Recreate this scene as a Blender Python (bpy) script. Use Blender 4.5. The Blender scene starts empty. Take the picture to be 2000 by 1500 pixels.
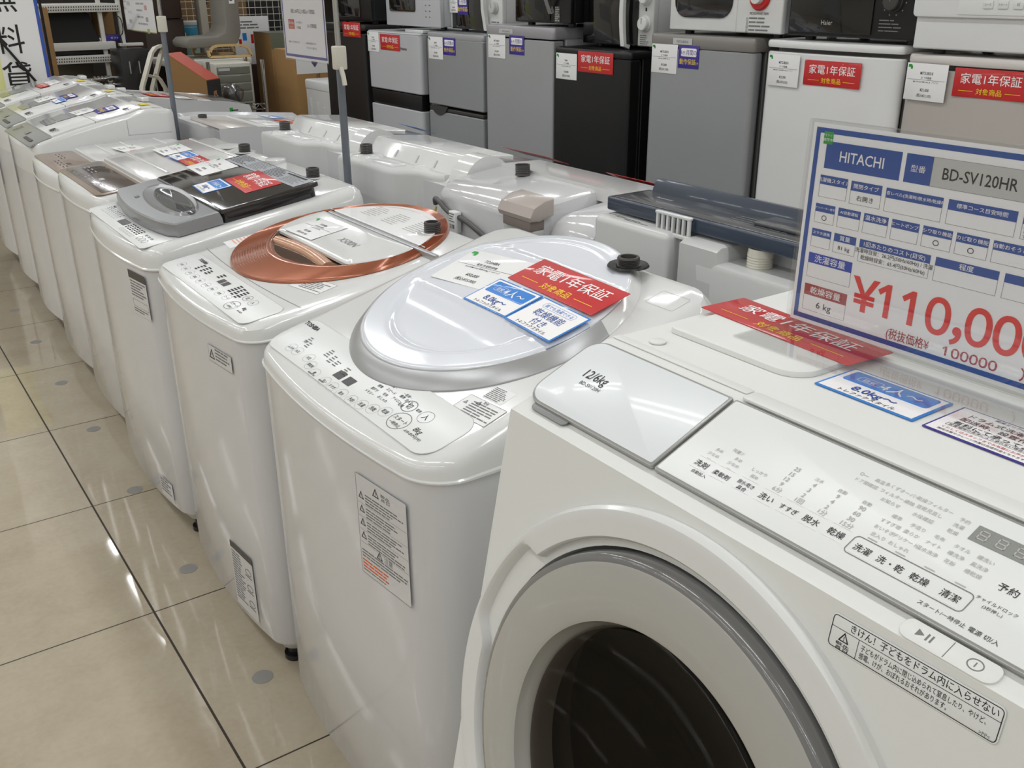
import bpy, bmesh, math, random
from mathutils import Vector, Matrix
random.seed(7)
S = bpy.context.scene
COL = S.collection
PI = math.pi
# ------------------------------------------------------------------ camera, world, exposure, lamps
CF, CP, CR, CY, CH = 1863.05, math.radians(22.8487), math.radians(0.3771), math.radians(34.7628), 1.351
fw = Vector((math.sin(CY) * math.cos(CP), math.cos(CY) * math.cos(CP), -math.sin(CP)))
r0 = Vector((math.cos(CY), -math.sin(CY), 0))
d0 = fw.cross(r0)
rt = math.cos(CR) * r0 + math.sin(CR) * d0
dn = -math.sin(CR) * r0 + math.cos(CR) * d0
cam = bpy.data.objects.new('camera', bpy.data.cameras.new('camera'))
COL.objects.link(cam)
cam.data.sensor_width = 36
cam.data.lens = CF * 36 / 2000
cam.data.clip_start = 0.02
cam.matrix_world = Matrix(((rt.x, -dn.x, -fw.x, 0), (rt.y, -dn.y, -fw.y, 0), (rt.z, -dn.z, -fw.z, CH), (0, 0, 0, 1)))
S.camera = cam
S.view_settings.view_transform = 'Standard'
S.view_settings.look = 'None'
S.view_settings.gamma = 1
S.view_settings.use_curve_mapping = False
S.view_settings.exposure = -0.9
wd = bpy.data.worlds.new('world')
S.world = wd
wd.use_nodes = True
wd.node_tree.nodes['Background'].inputs[0].default_value = (0.95, 0.97, 1.0, 1)
wd.node_tree.nodes['Background'].inputs[1].default_value = 0.2
LAMP_W = 15.0
LAMPS = [(x, y) for x in (-6.4, -4.4, -2.4, -0.6, 1.15, 3.1) for y in (-1.9, -0.3, 1.3, 2.9, 4.5, 6.1, 7.7)]
CEIL = 2.9

# ------------------------------------------------------------------ helpers
def lin(c):
    c = c / 255.0
    return c / 12.92 if c <= 0.04045 else ((c + 0.055) / 1.055) ** 2.4
_M = {}
def mat(name, rgb, rough=0.35, metal=0.0, coat=0.0, bump=0.0, bscale=300.0, var=0.0, spec=0.5, emit=0.0):
    if name in _M: return _M[name]
    m = bpy.data.materials.new(name)
    m.use_nodes = True
    nt = m.node_tree
    b = nt.nodes['Principled BSDF']
    col = (lin(rgb[0]), lin(rgb[1]), lin(rgb[2]), 1)
    b.inputs['Base Color'].default_value = col
    b.inputs['Roughness'].default_value = rough
    b.inputs['Metallic'].default_value = metal
    b.inputs['Coat Weight'].default_value = coat
    b.inputs['Coat Roughness'].default_value = 0.06
    b.inputs['Specular IOR Level'].default_value = spec
    if emit:
        b.inputs['Emission Color'].default_value = col
        b.inputs['Emission Strength'].default_value = emit
    if bump or var:
        tc = nt.nodes.new('ShaderNodeTexCoord')
        n = nt.nodes.new('ShaderNodeTexNoise')
        n.inputs['Scale'].default_value = bscale
        nt.links.new(tc.outputs['Object'], n.inputs['Vector'])
        if bump:
            bp = nt.nodes.new('ShaderNodeBump')
            bp.inputs['Strength'].default_value = bump
            bp.inputs['Distance'].default_value = 0.001
            nt.links.new(n.outputs['Fac'], bp.inputs['Height'])
            nt.links.new(bp.outputs['Normal'], b.inputs['Normal'])
        if var:
            n2 = nt.nodes.new('ShaderNodeTexNoise')
            n2.inputs['Scale'].default_value = 6
            n2.inputs['Detail'].default_value = 6
            nt.links.new(tc.outputs['Object'], n2.inputs['Vector'])
            mx = nt.nodes.new('ShaderNodeMix')
            mx.data_type = 'RGBA'
            mx.inputs[6].default_value = tuple(v * (1 - var) for v in col[:3]) + (1,)
            mx.inputs[7].default_value = tuple(min(1, v * (1 + var)) for v in col[:3]) + (1,)
            nt.links.new(n2.outputs['Fac'], mx.inputs[0])
            nt.links.new(mx.outputs[2], b.inputs['Base Color'])
    _M[name] = m
    return m
def glassy(name, tint, mixf=0.1, rough=0.02, edge=0.6):
    """thin clear plastic: tinted transparency with a fresnel gloss on top"""
    if name in _M: return _M[name]
    m = bpy.data.materials.new(name)
    m.use_nodes = True
    nt = m.node_tree
    nt.nodes.remove(nt.nodes['Principled BSDF'])
    out = nt.nodes['Material Output']
    t = nt.nodes.new('ShaderNodeBsdfTransparent')
    t.inputs[0].default_value = tuple(tint) + (1,)
    g = nt.nodes.new('ShaderNodeBsdfGlossy')
    g.inputs['Roughness'].default_value = rough
    lw = nt.nodes.new('ShaderNodeLayerWeight')
    pw = nt.nodes.new('ShaderNodeMath'); pw.operation = 'POWER'; pw.inputs[1].default_value = 4
    f = nt.nodes.new('ShaderNodeMath'); f.operation = 'MULTIPLY_ADD'; f.inputs[1].default_value = edge; f.inputs[2].default_value = 0.03 + mixf * 0.2
    nt.links.new(lw.outputs['Facing'], pw.inputs[0]); nt.links.new(pw.outputs[0], f.inputs[0])
    mx = nt.nodes.new('ShaderNodeMixShader')
    nt.links.new(f.outputs[0], mx.inputs[0])
    nt.links.new(t.outputs[0], mx.inputs[1])
    nt.links.new(g.outputs[0], mx.inputs[2])
    nt.links.new(mx.outputs[0], out.inputs[0])
    _M[name] = m
    return m
WHITE = mat('glossy white plastic', (222, 223, 222), 0.13, coat=0.3, var=0.01)
PAINT = mat('white enamelled steel', (208, 208, 210), 0.12, coat=0.4, var=0.012)
COOL = mat('cool white plastic', (226, 229, 236), 0.14, coat=0.3, var=0.01)
MATTE = mat('matte white plastic', (226, 227, 224), 0.5, bump=0.05, bscale=900, var=0.01)
OFFW = mat('off white panel film', (229, 231, 230), 0.3, var=0.008)
PALEGREY = mat('pale grey plastic', (196, 197, 196), 0.35, var=0.02)
GREY = mat('grey plastic', (140, 141, 141), 0.4, var=0.03)
DGREY = mat('dark grey plastic', (62, 60, 58), 0.4, var=0.04)
BLACK = mat('black plastic', (16, 15, 16), 0.35, var=0.05)
SILVER = mat('satin silver', (176, 177, 179), 0.32, metal=0.55, var=0.02)
CHROME = mat('chrome', (200, 200, 200), 0.08, metal=1.0, var=0.01)
CARD = mat('white paper', (236, 236, 236), 0.45, coat=0.25, var=0.008)
INK = mat('black ink', (28, 26, 28), 0.6, var=0.02)
INKG = mat('grey ink', (120, 120, 120), 0.6, var=0.02)
INKL = mat('light grey ink', (182, 180, 178), 0.6, var=0.02)
RED = mat('red print', (196, 24, 28), 0.4, coat=0.35, var=0.02)
REDT = mat('red lettering', (226, 52, 52), 0.5, var=0.02)
YEL = mat('yellow print', (246, 214, 40), 0.5, var=0.02)
WINK = mat('white print', (244, 242, 242), 0.5, var=0.01)
BLUE = mat('royal blue print', (28, 76, 158), 0.45, coat=0.2, var=0.02)
SKYB = mat('bright blue print', (38, 128, 214), 0.45, coat=0.3, var=0.02)
PURP = mat('violet print', (52, 36, 142), 0.45, coat=0.2, var=0.03)
GREEN = mat('green print', (36, 158, 58), 0.5, var=0.03)
KRAFT = mat('brown cardboard', (146, 112, 70), 0.8, bump=0.2, bscale=200, var=0.08)
GLASSBLK = mat('black glass', (14, 13, 14), 0.06, coat=0.5, var=0.05)

class Fr:
    """a flat frame: origin, reading direction u, up v, normal n"""
    def __init__(s, o, u, v):
        s.o = Vector(o); s.u = Vector(u).normalized(); s.v = Vector(v).normalized()
        s.n = s.u.cross(s.v)
    def p(s, a, b, c=0.0): return s.o + s.u * a + s.v * b + s.n * c
    def sub(s, a, b, ang=0.0, c=0.0):
        k, q = math.cos(ang), math.sin(ang)
        return Fr(s.p(a, b, c), s.u * k + s.v * q, s.v * k - s.u * q)

def rr(w, h, r, n=6, e=1, cx=0.0, cy=0.0):
    """rounded rectangle, counter-clockwise, straight runs split e times"""
    r = max(0.00005, min(r, w / 2 - 1e-5, h / 2 - 1e-5))
    pts = []
    for i, (sx, sy) in enumerate(((1, 1), (-1, 1), (-1, -1), (1, -1))):
        c = (sx * (w / 2 - r), sy * (h / 2 - r))
        for k in range(n + 1):
            t = PI / 2 * (i + k / n)
            pts.append((cx + c[0] + r * math.cos(t), cy + c[1] + r * math.sin(t)))
        if e > 1:
            p = pts[-1]
            i2 = (i + 1) % 4
            s2 = ((1, 1), (-1, 1), (-1, -1), (1, -1))[i2]
            t = PI / 2 * i2
            q = (cx + s2[0] * (w / 2 - r) + r * math.cos(t), cy + s2[1] * (h / 2 - r) + r * math.sin(t))
            for k in range(1, e):
                pts.append((p[0] + (q[0] - p[0]) * k / e, p[1] + (q[1] - p[1]) * k / e))
    return pts
def inset(pts, e):
    out = []
    n = len(pts)
    for i in range(n):
        p, a, b = Vector(pts[i]), Vector(pts[i - 1]), Vector(pts[(i + 1) % n])
        d1, d2 = (p - a).normalized(), (b - p).normalized()
        n1, n2 = Vector((-d1.y, d1.x)), Vector((-d2.y, d2.x))
        m = n1 + n2
        if m.length < 1e-6: m = n1
        m.normalize()
        out.append(tuple(p + m * (e / max(0.35, m.dot(n1)))))
    return out
def sm(t):
    t = max(0.0, min(1.0, t))
    return t * t * (3 - 2 * t)

_tc = bpy.data.curves.new('type', 'FONT')
_to = bpy.data.objects.new('type', _tc)
COL.objects.link(_to)
_tcache = {}
def glyphs(s, bold, res=2):
    if any(ord(ch) > 0x2E80 and ord(ch) < 0xFF00 for ch in s): bold = min(bold, 0.004)
    k = (s, bold, res)
    if k not in _tcache:
        _tc.body = s
        _tc.size = 1.0
        _tc.resolution_u = res
        _tc.offset = bold
        dg = bpy.context.evaluated_depsgraph_get()
        dg.update()
        me = _to.evaluated_get(dg).to_mesh()
        vs = [(v.co.x, v.co.y) for v in me.vertices]
        fs = [tuple(p.vertices) for p in me.polygons]
        _to.evaluated_get(dg).to_mesh_clear()
        x1 = max((v[0] for v in vs), default=0.0)
        x0 = min((v[0] for v in vs), default=0.0)
        _tcache[k] = (vs, fs, x0, x1)
    return _tcache[k]

class G:
    """collects shapes into one mesh"""
    def __init__(s):
        s.bm = bmesh.new(); s.mats = []
    def mi(s, m):
        if m not in s.mats: s.mats.append(m)
        return s.mats.index(m)
    def add(s, vs, fs, m):
        k = s.mi(m)
        bv = [s.bm.verts.new(v) for v in vs]
        out = []
        for f in fs:
            try:
                fc = s.bm.faces.new([bv[i] for i in f])
                fc.material_index = k
                out.append(fc)
            except ValueError:
                pass
        return bv, out
    def box(s, x0, x1, y0, y1, z0, z1, m, bev=0.0, seg=3):
        vs = [(x, y, z) for x in (x0, x1) for y in (y0, y1) for z in (z0, z1)]
        fs = [(0, 1, 3, 2), (4, 6, 7, 5), (0, 4, 5, 1), (2, 3, 7, 6), (0, 2, 6, 4), (1, 5, 7, 3)]
        bv, bf = s.add(vs, fs, m)
        if bev:
            es = list({e for f in bf for e in f.edges})
            r = bmesh.ops.bevel(s.bm, geom=es, offset=bev, segments=seg, profile=0.5, affect='EDGES')
            k = s.mi(m)
            for f in r['faces']: f.material_index = k
        return s
    def loft(s, rings, m, cap0=True, cap1=True, closed=True):
        n = len(rings[0])
        vs = [p for r in rings for p in r]
        fs = []
        lim = n if closed else n - 1
        for i in range(len(rings) - 1):
            for j in range(lim):
                k = (j + 1) % n
                fs.append((i * n + j, i * n + k, (i + 1) * n + k, (i + 1) * n + j))
        if cap0: fs.append(tuple(reversed(range(n))))
        if cap1: fs.append(tuple((len(rings) - 1) * n + j for j in range(n)))
        s.add(vs, fs, m)
        return s
    def plate(s, F, a, b, w, h, t, m, r=0.004, bev=0.001, c=0.0, n=5):
        """rounded slab lying in frame F, centre (a,b), thickness t"""
        bev = min(bev, t * 0.9, w / 3, h / 3)
        R = [[F.p(a + x, b + y, c) for x, y in rr(w, h, r, n)],
             [F.p(a + x, b + y, c + t - bev) for x, y in rr(w, h, r, n)],
             [F.p(a + x, b + y, c + t - bev * 0.3) for x, y in rr(w - bev * 0.6, h - bev * 0.6, r - bev * 0.3, n)],
             [F.p(a + x, b + y, c + t) for x, y in rr(w - 2 * bev, h - 2 * bev, r - bev, n)]]
        return s.loft(R, m)
    def cyl(s, p0, p1, r, m, n=24, r2=None):
        p0, p1 = Vector(p0), Vector(p1)
        d = (p1 - p0).normalized()
        u = d.orthogonal().normalized(); v = d.cross(u)
        r2 = r if r2 is None else r2
        ring = lambda c, q: [c + (u * math.cos(2 * PI * k / n) + v * math.sin(2 * PI * k / n)) * q for k in range(n)]
        return s.loft([ring(p0, r), ring(p1, r2)], m)
    def lathe(s, prof, F, a, b, m, n=48, cap0=False, cap1=False, sx=1.0):
        """prof: (radius, height) pairs about the normal of F at (a,b)"""
        R = [[F.p(a + q * math.cos(2 * PI * k / n) * sx, b + q * math.sin(2 * PI * k / n), h) for k in range(n)] for q, h in prof]
        return s.loft(R, m, cap0, cap1)
    def tube(s, pts, r, m, n=10):
        pts = [Vector(p) for p in pts]
        R = []
        u = None
        for i, p in enumerate(pts):
            d = (pts[min(i + 1, len(pts) - 1)] - pts[max(i - 1, 0)]).normalized()
            if u is None: u = d.orthogonal().normalized()
            u = (u - d * u.dot(d)).normalized()
            v = d.cross(u)
            R.append([p + (u * math.cos(2 * PI * k / n) + v * math.sin(2 * PI * k / n)) * r for k in range(n)])
        return s.loft(R, m)
    def bar(s, pts, w, h, m, side=(0, 1, 0)):
        """flat strip swept along pts, w across 'side', h thick"""
        pts = [Vector(p) for p in pts]
        R = []
        sd = Vector(side).normalized()
        for i, p in enumerate(pts):
            d = (pts[min(i + 1, len(pts) - 1)] - pts[max(i - 1, 0)]).normalized()
            nn = d.cross(sd).normalized()
            R.append([p + sd * w / 2 + nn * h / 2, p - sd * w / 2 + nn * h / 2, p - sd * w / 2 - nn * h / 2, p + sd * w / 2 - nn * h / 2])
        return s.loft(R, m)
    def extr(s, prof, y0, y1, m, bev=0.0):
        """side profile (x,z) swept from y0 to y1"""
        if bev:
            q = inset(prof, bev); q2 = inset(prof, bev * 0.3)
            st = [(y0, q), (y0 + bev * 0.3, q2), (y0 + bev, prof), (y1 - bev, prof), (y1 - bev * 0.3, q2), (y1, q)]
        else:
            st = [(y0, prof), (y1, prof)]
        return s.loft([[(x, y, z) for x, z in pr] for y, pr in st], m)
    # ---- printing on a frame; c is the lift of the ink above the surface
    def rect(s, F, x, y, w, h, m, c=0.0003):
        s.add([F.p(x, y, c), F.p(x + w, y, c), F.p(x + w, y + h, c), F.p(x, y + h, c)], [(0, 1, 2, 3)], m)
    def poly(s, F, pts, m, c=0.0003):
        s.add([F.p(a, b, c) for a, b in pts], [tuple(range(len(pts)))], m)
    def frame(s, F, x, y, w, h, t, m, c=0.0003, r=0.0):
        o = rr(w, h, r + 1e-4, 4, 1, x + w / 2, y + h / 2); i = rr(w - 2 * t, h - 2 * t, max(r - t, 0) + 1e-4, 4, 1, x + w / 2, y + h / 2)
        s.loft([[F.p(a, b, c) for a, b in o], [F.p(a, b, c) for a, b in i]], m, False, False)
    def ann(s, F, x, y, rx, ry, t, m, c=0.0003, n=28):
        ring = lambda q: [F.p(x + (rx - q) * math.cos(2 * PI * k / n), y + (ry - q) * math.sin(2 * PI * k / n), c) for k in range(n)]
        s.loft([ring(0), ring(t)], m, False, False)
    def disc(s, F, x, y, r, m, c=0.0003, n=24):
        s.poly(F, [(x + r * math.cos(2 * PI * k / n), y + r * math.sin(2 * PI * k / n)) for k in range(n)], m, c)
    def text(s, F, x, y, size, st, m, al='C', bold=0.0, c=0.0004, sx=1.0, shear=0.0):
        vs, fs, x0, x1 = glyphs(st, bold)
        if not vs: return
        off = {'L': 0.0, 'C': (x0 + x1) / 2, 'R': x1}[al]
        s.add([F.p(x + (vx - off + vy * shear) * size * sx, y + vy * size, c) for vx, vy in vs], fs, m)
    def digits(s, F, x, y, size, st, m, bold=0.0, c=0.0004, sx=1.0, adv=0.6):
        for ch in st:
            if ch == '１':
                s.poly(F, [(x + (q + 0.02) * size * sx, y + r * size) for q, r in ((0.20, 0), (0.335, 0), (0.335, 0.735), (0.23, 0.735), (0.0, 0.575), (0.065, 0.475), (0.20, 0.575))], m, c)
            elif ch != ' ':
                vs, fs, x0, x1 = glyphs(ch, bold, 6)
                s.add([F.p(x + (vx - (x0 + x1) / 2 + (0.5 if ch not in '，' else 0.25) * adv) * size * sx, y + vy * size, c) for vx, vy in vs], fs, m)
            x += size * sx * (adv if ch != '，' else adv * 0.5)
    def lines(s, F, x, y, w, n, pitch, m, c=0.0003, hh=0.45):
        """rows of fine print"""
        for i in range(n):
            q = w * random.uniform(0.6, 1.0); px = x
            while px < x + q:
                d = min(random.uniform(1.5, 5) * pitch, x + q - px)
                s.rect(F, px, y - i * pitch, d, pitch * hh, m, c)
                px += d + pitch * 0.35
    def obj(s, name, parent=None, label=None, cat=None, group=None, kind=None, weld=0.0, sharp=34):
        bm = s.bm
        if weld: bmesh.ops.remove_doubles(bm, verts=bm.verts, dist=weld)
        me = bpy.data.meshes.new(name)
        bm.to_mesh(me); bm.free()
        for m in s.mats: me.materials.append(m)
        me.polygons.foreach_set('use_smooth', [p.loop_total < 7 for p in me.polygons])
        me.set_sharp_from_angle(angle=math.radians(sharp))
        me.update()
        o = bpy.data.objects.new(name, me)
        COL.objects.link(o)
        if parent: o.parent = parent
        return tag(o, label, cat, group, kind)
def tag(o, label=None, cat=None, group=None, kind=None):
    if label: o['label'] = label
    if cat: o['category'] = cat
    if group: o['group'] = group
    if kind: o['kind'] = kind
    return o
def thing(name, label, cat, loc, rz=0.0, group=None):
    o = bpy.data.objects.new(name, None)
    o.empty_display_size = 0.05
    COL.objects.link(o)
    o.location = loc
    o.rotation_euler = (0, 0, rz)
    return tag(o, label, cat, group)
def into(g, o):
    """print g onto an existing mesh"""
    k0 = len(o.data.materials)
    for m in g.mats: o.data.materials.append(m)
    for f in g.bm.faces: f.material_index += k0
    g.bm.from_mesh(o.data)
    g.bm.to_mesh(o.data); g.bm.free()
def kid(root, name):
    return [c for c in root.children if c.name.split('.')[0] == name][-1]

# ------------------------------------------------------------------ the room
def floor_material():
    m = bpy.data.materials.new('polished beige floor tile')
    m.use_nodes = True
    nt = m.node_tree; N = nt.nodes; L = nt.links
    b = N['Principled BSDF']
    tc = N.new('ShaderNodeTexCoord')
    sp = N.new('ShaderNodeSeparateXYZ')
    L.new(tc.outputs['Object'], sp.inputs[0])
    def line(sock, off, pitch, half):
        a = N.new('ShaderNodeMath'); a.operation = 'SUBTRACT'; a.inputs[1].default_value = off - 100 * pitch
        L.new(sock, a.inputs[0])
        k = N.new('ShaderNodeMath'); k.operation = 'MODULO'; k.inputs[1].default_value = pitch
        L.new(a.outputs[0], k.inputs[0])
        c = N.new('ShaderNodeMath'); c.operation = 'PINGPONG'; c.inputs[1].default_value = pitch / 2
        L.new(k.outputs[0], c.inputs[0])
        l = N.new('ShaderNodeMath'); l.operation = 'LESS_THAN'; l.inputs[1].default_value = half
        L.new(c.outputs[0], l.inputs[0])
        return l.outputs[0]
    gx = line(sp.outputs[0], 0.3645, 0.6, 0.0025)
    gy = line(sp.outputs[1], 1.997, 0.6, 0.0019)
    mx = N.new('ShaderNodeMath'); mx.operation = 'MAXIMUM'
    L.new(gx, mx.inputs[0]); L.new(gy, mx.inputs[1])
    n1 = N.new('ShaderNodeTexNoise'); n1.inputs['Scale'].default_value = 5; n1.inputs['Detail'].default_value = 8; n1.inputs['Roughness'].default_value = 0.65
    L.new(tc.outputs['Object'], n1.inputs['Vector'])
    n2 = N.new('ShaderNodeTexNoise'); n2.inputs['Scale'].default_value = 70; n2.inputs['Detail'].default_value = 4
    L.new(tc.outputs['Object'], n2.inputs['Vector'])
    ad = N.new('ShaderNodeMath'); ad.operation = 'MULTIPLY_ADD'; ad.inputs[1].default_value = 0.35; 
    L.new(n2.outputs['Fac'], ad.inputs[0]); L.new(n1.outputs['Fac'], ad.inputs[2])
    cr = N.new('ShaderNodeValToRGB')
    cr.color_ramp.elements[0].position = 0.45; cr.color_ramp.elements[1].position = 0.85
    cr.color_ramp.elements[0].color = (lin(174), lin(161), lin(140), 1)
    cr.color_ramp.elements[1].color = (lin(186), lin(176), lin(157), 1)
    L.new(ad.outputs[0], cr.inputs[0])
    mc = N.new('ShaderNodeMix'); mc.data_type = 'RGBA'
    mc.inputs[7].default_value = (lin(48), lin(40), lin(32), 1)
    L.new(mx.outputs[0], mc.inputs[0]); L.new(cr.outputs[0], mc.inputs[6])
    L.new(mc.outputs[2], b.inputs['Base Color'])
    ro = N.new('ShaderNodeMath'); ro.operation = 'MULTIPLY_ADD'; ro.inputs[1].default_value = 0.5; ro.inputs[2].default_value = 0.045
    L.new(mx.outputs[0], ro.inputs[0]); L.new(ro.outputs[0], b.inputs['Roughness'])
    bp = N.new('ShaderNodeBump'); bp.inputs['Strength'].default_value = 0.06; bp.inputs['Distance'].default_value = 0.01
    n3 = N.new('ShaderNodeTexNoise'); n3.inputs['Scale'].default_value = 3.0; n3.inputs['Detail'].default_value = 1
    L.new(tc.outputs['Object'], n3.inputs['Vector'])
    L.new(n3.outputs['Fac'], bp.inputs['Height']); L.new(bp.outputs['Normal'], b.inputs['Normal'])
    return m
X0, X1, Y0, Y1 = -8.0, 4.4, -3.0, 8.6
WALLM = mat('off white wall paint', (214, 212, 206), 0.8, bump=0.1, bscale=120, var=0.02)
CEILM = mat('white ceiling board', (226, 225, 222), 0.9, bump=0.1, bscale=90, var=0.02)
g = G(); g.box(X0, X1, Y0, Y1, -0.05, 0, floor_material()); g.obj('floor', kind='structure')
g = G(); g.box(X0, X1, Y0, Y1, CEIL, CEIL + 0.05, CEILM); g.obj('ceiling', kind='structure')
g = G(); g.box(X0, X1, Y1, Y1 + 0.05, 0, CEIL, WALLM); g.obj('wall_back', kind='structure')
g = G(); g.box(X0, X1, Y0 - 0.05, Y0, 0, CEIL, WALLM); g.obj('wall_front', kind='structure')
g = G(); g.box(X0 - 0.05, X0, Y0, Y1, 0, CEIL, WALLM); g.obj('wall_left', kind='structure')
g = G(); g.box(X1, X1 + 0.05, Y0, Y1, 0, CEIL, WALLM); g.obj('wall_right', kind='structure')
LENS = mat('lamp diffuser', (245, 247, 250), 0.5, emit=1.2)
for i, (x, y) in enumerate(LAMPS):
    t = thing('ceiling_light', 'white twin tube ceiling light above the sales floor', 'ceiling light', (x, y, CEIL), group='ceiling lights over the shop')
    g = G(); g.box(-0.12, 0.12, -0.65, 0.65, -0.05, 0, WHITE, 0.006); g.obj('housing', t)
    for sx in (-0.05, 0.05):
        g = G(); g.cyl((sx, -0.6, -0.072), (sx, 0.6, -0.072), 0.014, LENS, 12); g.obj('tube', t)
        ld = bpy.data.lights.new('tube light', 'AREA')
        ld.shape = 'RECTANGLE'; ld.size = 0.028; ld.size_y = 1.2
        ld.energy = LAMP_W / 2; ld.color = (0.965, 0.988, 1.0)
        lo = bpy.data.objects.new('tube_light', ld); COL.objects.link(lo)
        lo.parent = t; lo.location = (sx, 0, -0.09)
STK = mat('grey vinyl sticker', (146, 144, 142), 0.4, var=0.04)
for i, (x, y, lb) in enumerate(((0.487, 1.634, 'beside the foot of the copper ringed washer'), (0.486, 2.129, 'between the copper ringed and dark glass lidded washers'),
        (0.487, 2.624, 'below the dark glass lidded washer'), (0.488, 3.126, 'below the washer with the dark brown panel'),
        (0.486, 3.612, 'below the washer with the light brown panel'), (0.494, 4.141, 'below the nearest wavy topped washer'), (0.496, 4.648, 'at the far end of the aisle'))):
    F = Fr((x, y, 0), (0, -1, 0), (1, 0, 0))
    g = G(); g.lathe([(0.022, 0), (0.022, 0.0006), (0.0, 0.0007)], F, 0, 0, STK, 24)
    o = g.obj('floor_sticker', None, 'small round grey sticker on the tiles ' + lb, 'sticker', 'round floor stickers'); 
# ------------------------------------------------------------------ printed cards
def warranty(F, label, w=0.21, h=0.074, group='red one year warranty signs', lift=0.0):
    g = G(); k = w / 0.21; j = h / 0.074
    g.plate(F, 0, 0, w, h, 0.0008, RED, 0.001, 0.0002, c=lift)
    c = lift + 0.0011
    g.text(F, 0, 0.000 * j, 0.029 * j, '家電1年保証', WINK, 'C', 0.012, c, sx=min(1.15, w / h / 2.6))
    g.text(F, 0, -0.027 * j, 0.0175 * j, '対象商品', YEL, 'C', 0.012, c, sx=1.05)
    for sx in (-1, 1): g.rect(F, sx * 0.066 * k - 0.021 * k, -0.0215 * j, 0.042 * k, 0.0012, YEL, c)
    return g.obj('warranty_sign', None, label, 'sign', group)
def price(F, label, brand, kind, spec, yen, tax, w=0.13, h=0.092, mark=GREEN, name='price_card', lift=0.0, stick=True):
    g = G(); k = h / 0.092
    g.plate(F, 0, 0, w, h, 0.0006, CARD, 0.001, 0.0002, c=lift)
    c = lift + 0.0009
    if stick:
        g.rect(F, -w * 0.47, h * 0.38, 0.011 * k, 0.007 * k, mark, c)
        g.rect(F, -w * 0.41, h * 0.33, 0.006 * k, 0.008 * k, mark, c)
    g.text(F, 0, h * 0.20, 0.0105 * k, brand, INK, 'C', 0.006, c, sx=0.75)
    g.text(F, 0, h * 0.09, 0.0065 * k, kind, INK, 'C', 0.0, c)
    g.rect(F, -w * 0.46, h * 0.055, w * 0.92, 0.0007, INK, c)
    g.text(F, 0, -h * 0.015, 0.0046 * k, spec, INK, 'C', 0.006, c)
    g.text(F, 0, -h * 0.25, 0.0105 * k, yen, INK, 'C', 0.01, c, sx=0.8)
    g.text(F, 0, -h * 0.40, 0.0098 * k, tax, INK, 'C', 0.008, c, sx=0.8)
    return g.obj(name, None, label, 'price card', 'white price cards')
def months(F, label, w=0.106, h=0.074, lift=0.0):
    g = G()
    g.plate(F, 0, 0, w, h, 0.0007, PURP, 0.001, 0.0002, c=lift)
    c = lift + 0.001
    g.plate(F, 0, h * 0.20, w * 0.76, h * 0.36, 0.0002, WINK, 0.005, 0.0001, c=lift + 0.0007)
    g.text(F, 0, h * 0.11, h * 0.25, '6ヶ月間の', PURP, 'C', 0.015, c + 0.0002, sx=0.95)
    g.text(F, -w * 0.04, -h * 0.31, h * 0.27, '動作保証', YEL, 'C', 0.012, c, sx=0.98)
    g.text(F, w * 0.40, -h * 0.31, h * 0.13, '付き', YEL, 'C', 0.01, c)
    return g.obj('warranty_card', None, label, 'sign', 'violet six month warranty cards')
def people(F, label, w=0.12, h=0.077, lift=0.0, tilt=0.0):
    g = G()
    g.plate(F, 0, 0, w, h, 0.0008, SKYB, 0.001, 0.0002, c=lift)
    c = lift + 0.001
    g.rect(F, -w * 0.475, -h * 0.46, w * 0.95, h * 0.92, WINK, c)
    g.plate(F, 0, h * 0.2, w * 0.86, h * 0.42, 0.0002, SKYB, 0.004, 0.0001, c=c)
    c += 0.0004
    g.frame(F, -w * 0.32, h * 0.10, w * 0.24, h * 0.18, 0.0006, WINK, c, 0.002)
    g.text(F, -w * 0.20, h * 0.135, h * 0.12, '目安', WINK, 'C', 0.01, c)
    g.text(F, w * 0.12, h * 0.08, h * 0.28, '4人～', WINK, 'C', 0.02, c)
    g.text(F, 0, -h * 0.27, h * 0.24, '8.0kg～', BLUE, 'C', 0.015, c)
    g.text(F, 0, -h * 0.42, h * 0.11, 'トレファクスタイル', INK, 'C', 0.02, c)
    return g.obj('capacity_card', None, label, 'sign', 'blue laundry capacity cards')
def dryfunc(F, label, w=0.12, h=0.077, lift=0.0):
    g = G()
    g.plate(F, 0, 0, w, h, 0.0008, SKYB, 0.001, 0.0002, c=lift)
    c = lift + 0.001
    g.rect(F, -w * 0.475, -h * 0.46, w * 0.95, h * 0.92, WINK, c)
    c += 0.0003
    g.frame(F, -w * 0.33, h * 0.22, w * 0.66, h * 0.18, 0.0005, SKYB, c, 0.006)
    g.text(F, 0, h * 0.265, h * 0.115, '誰でも洗濯できる', SKYB, 'C', 0.0, c)
    g.text(F, 0, -h * 0.03, h * 0.24, '乾燥機能', BLUE, 'C', 0.02, c)
    g.text(F, 0, -h * 0.29, h * 0.24, '付き', BLUE, 'C', 0.02, c)
    g.text(F, 0, -h * 0.42, h * 0.11, 'トレファクスタイル', INK, 'C', 0.02, c)
    return g.obj('feature_card', None, label, 'sign')
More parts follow.
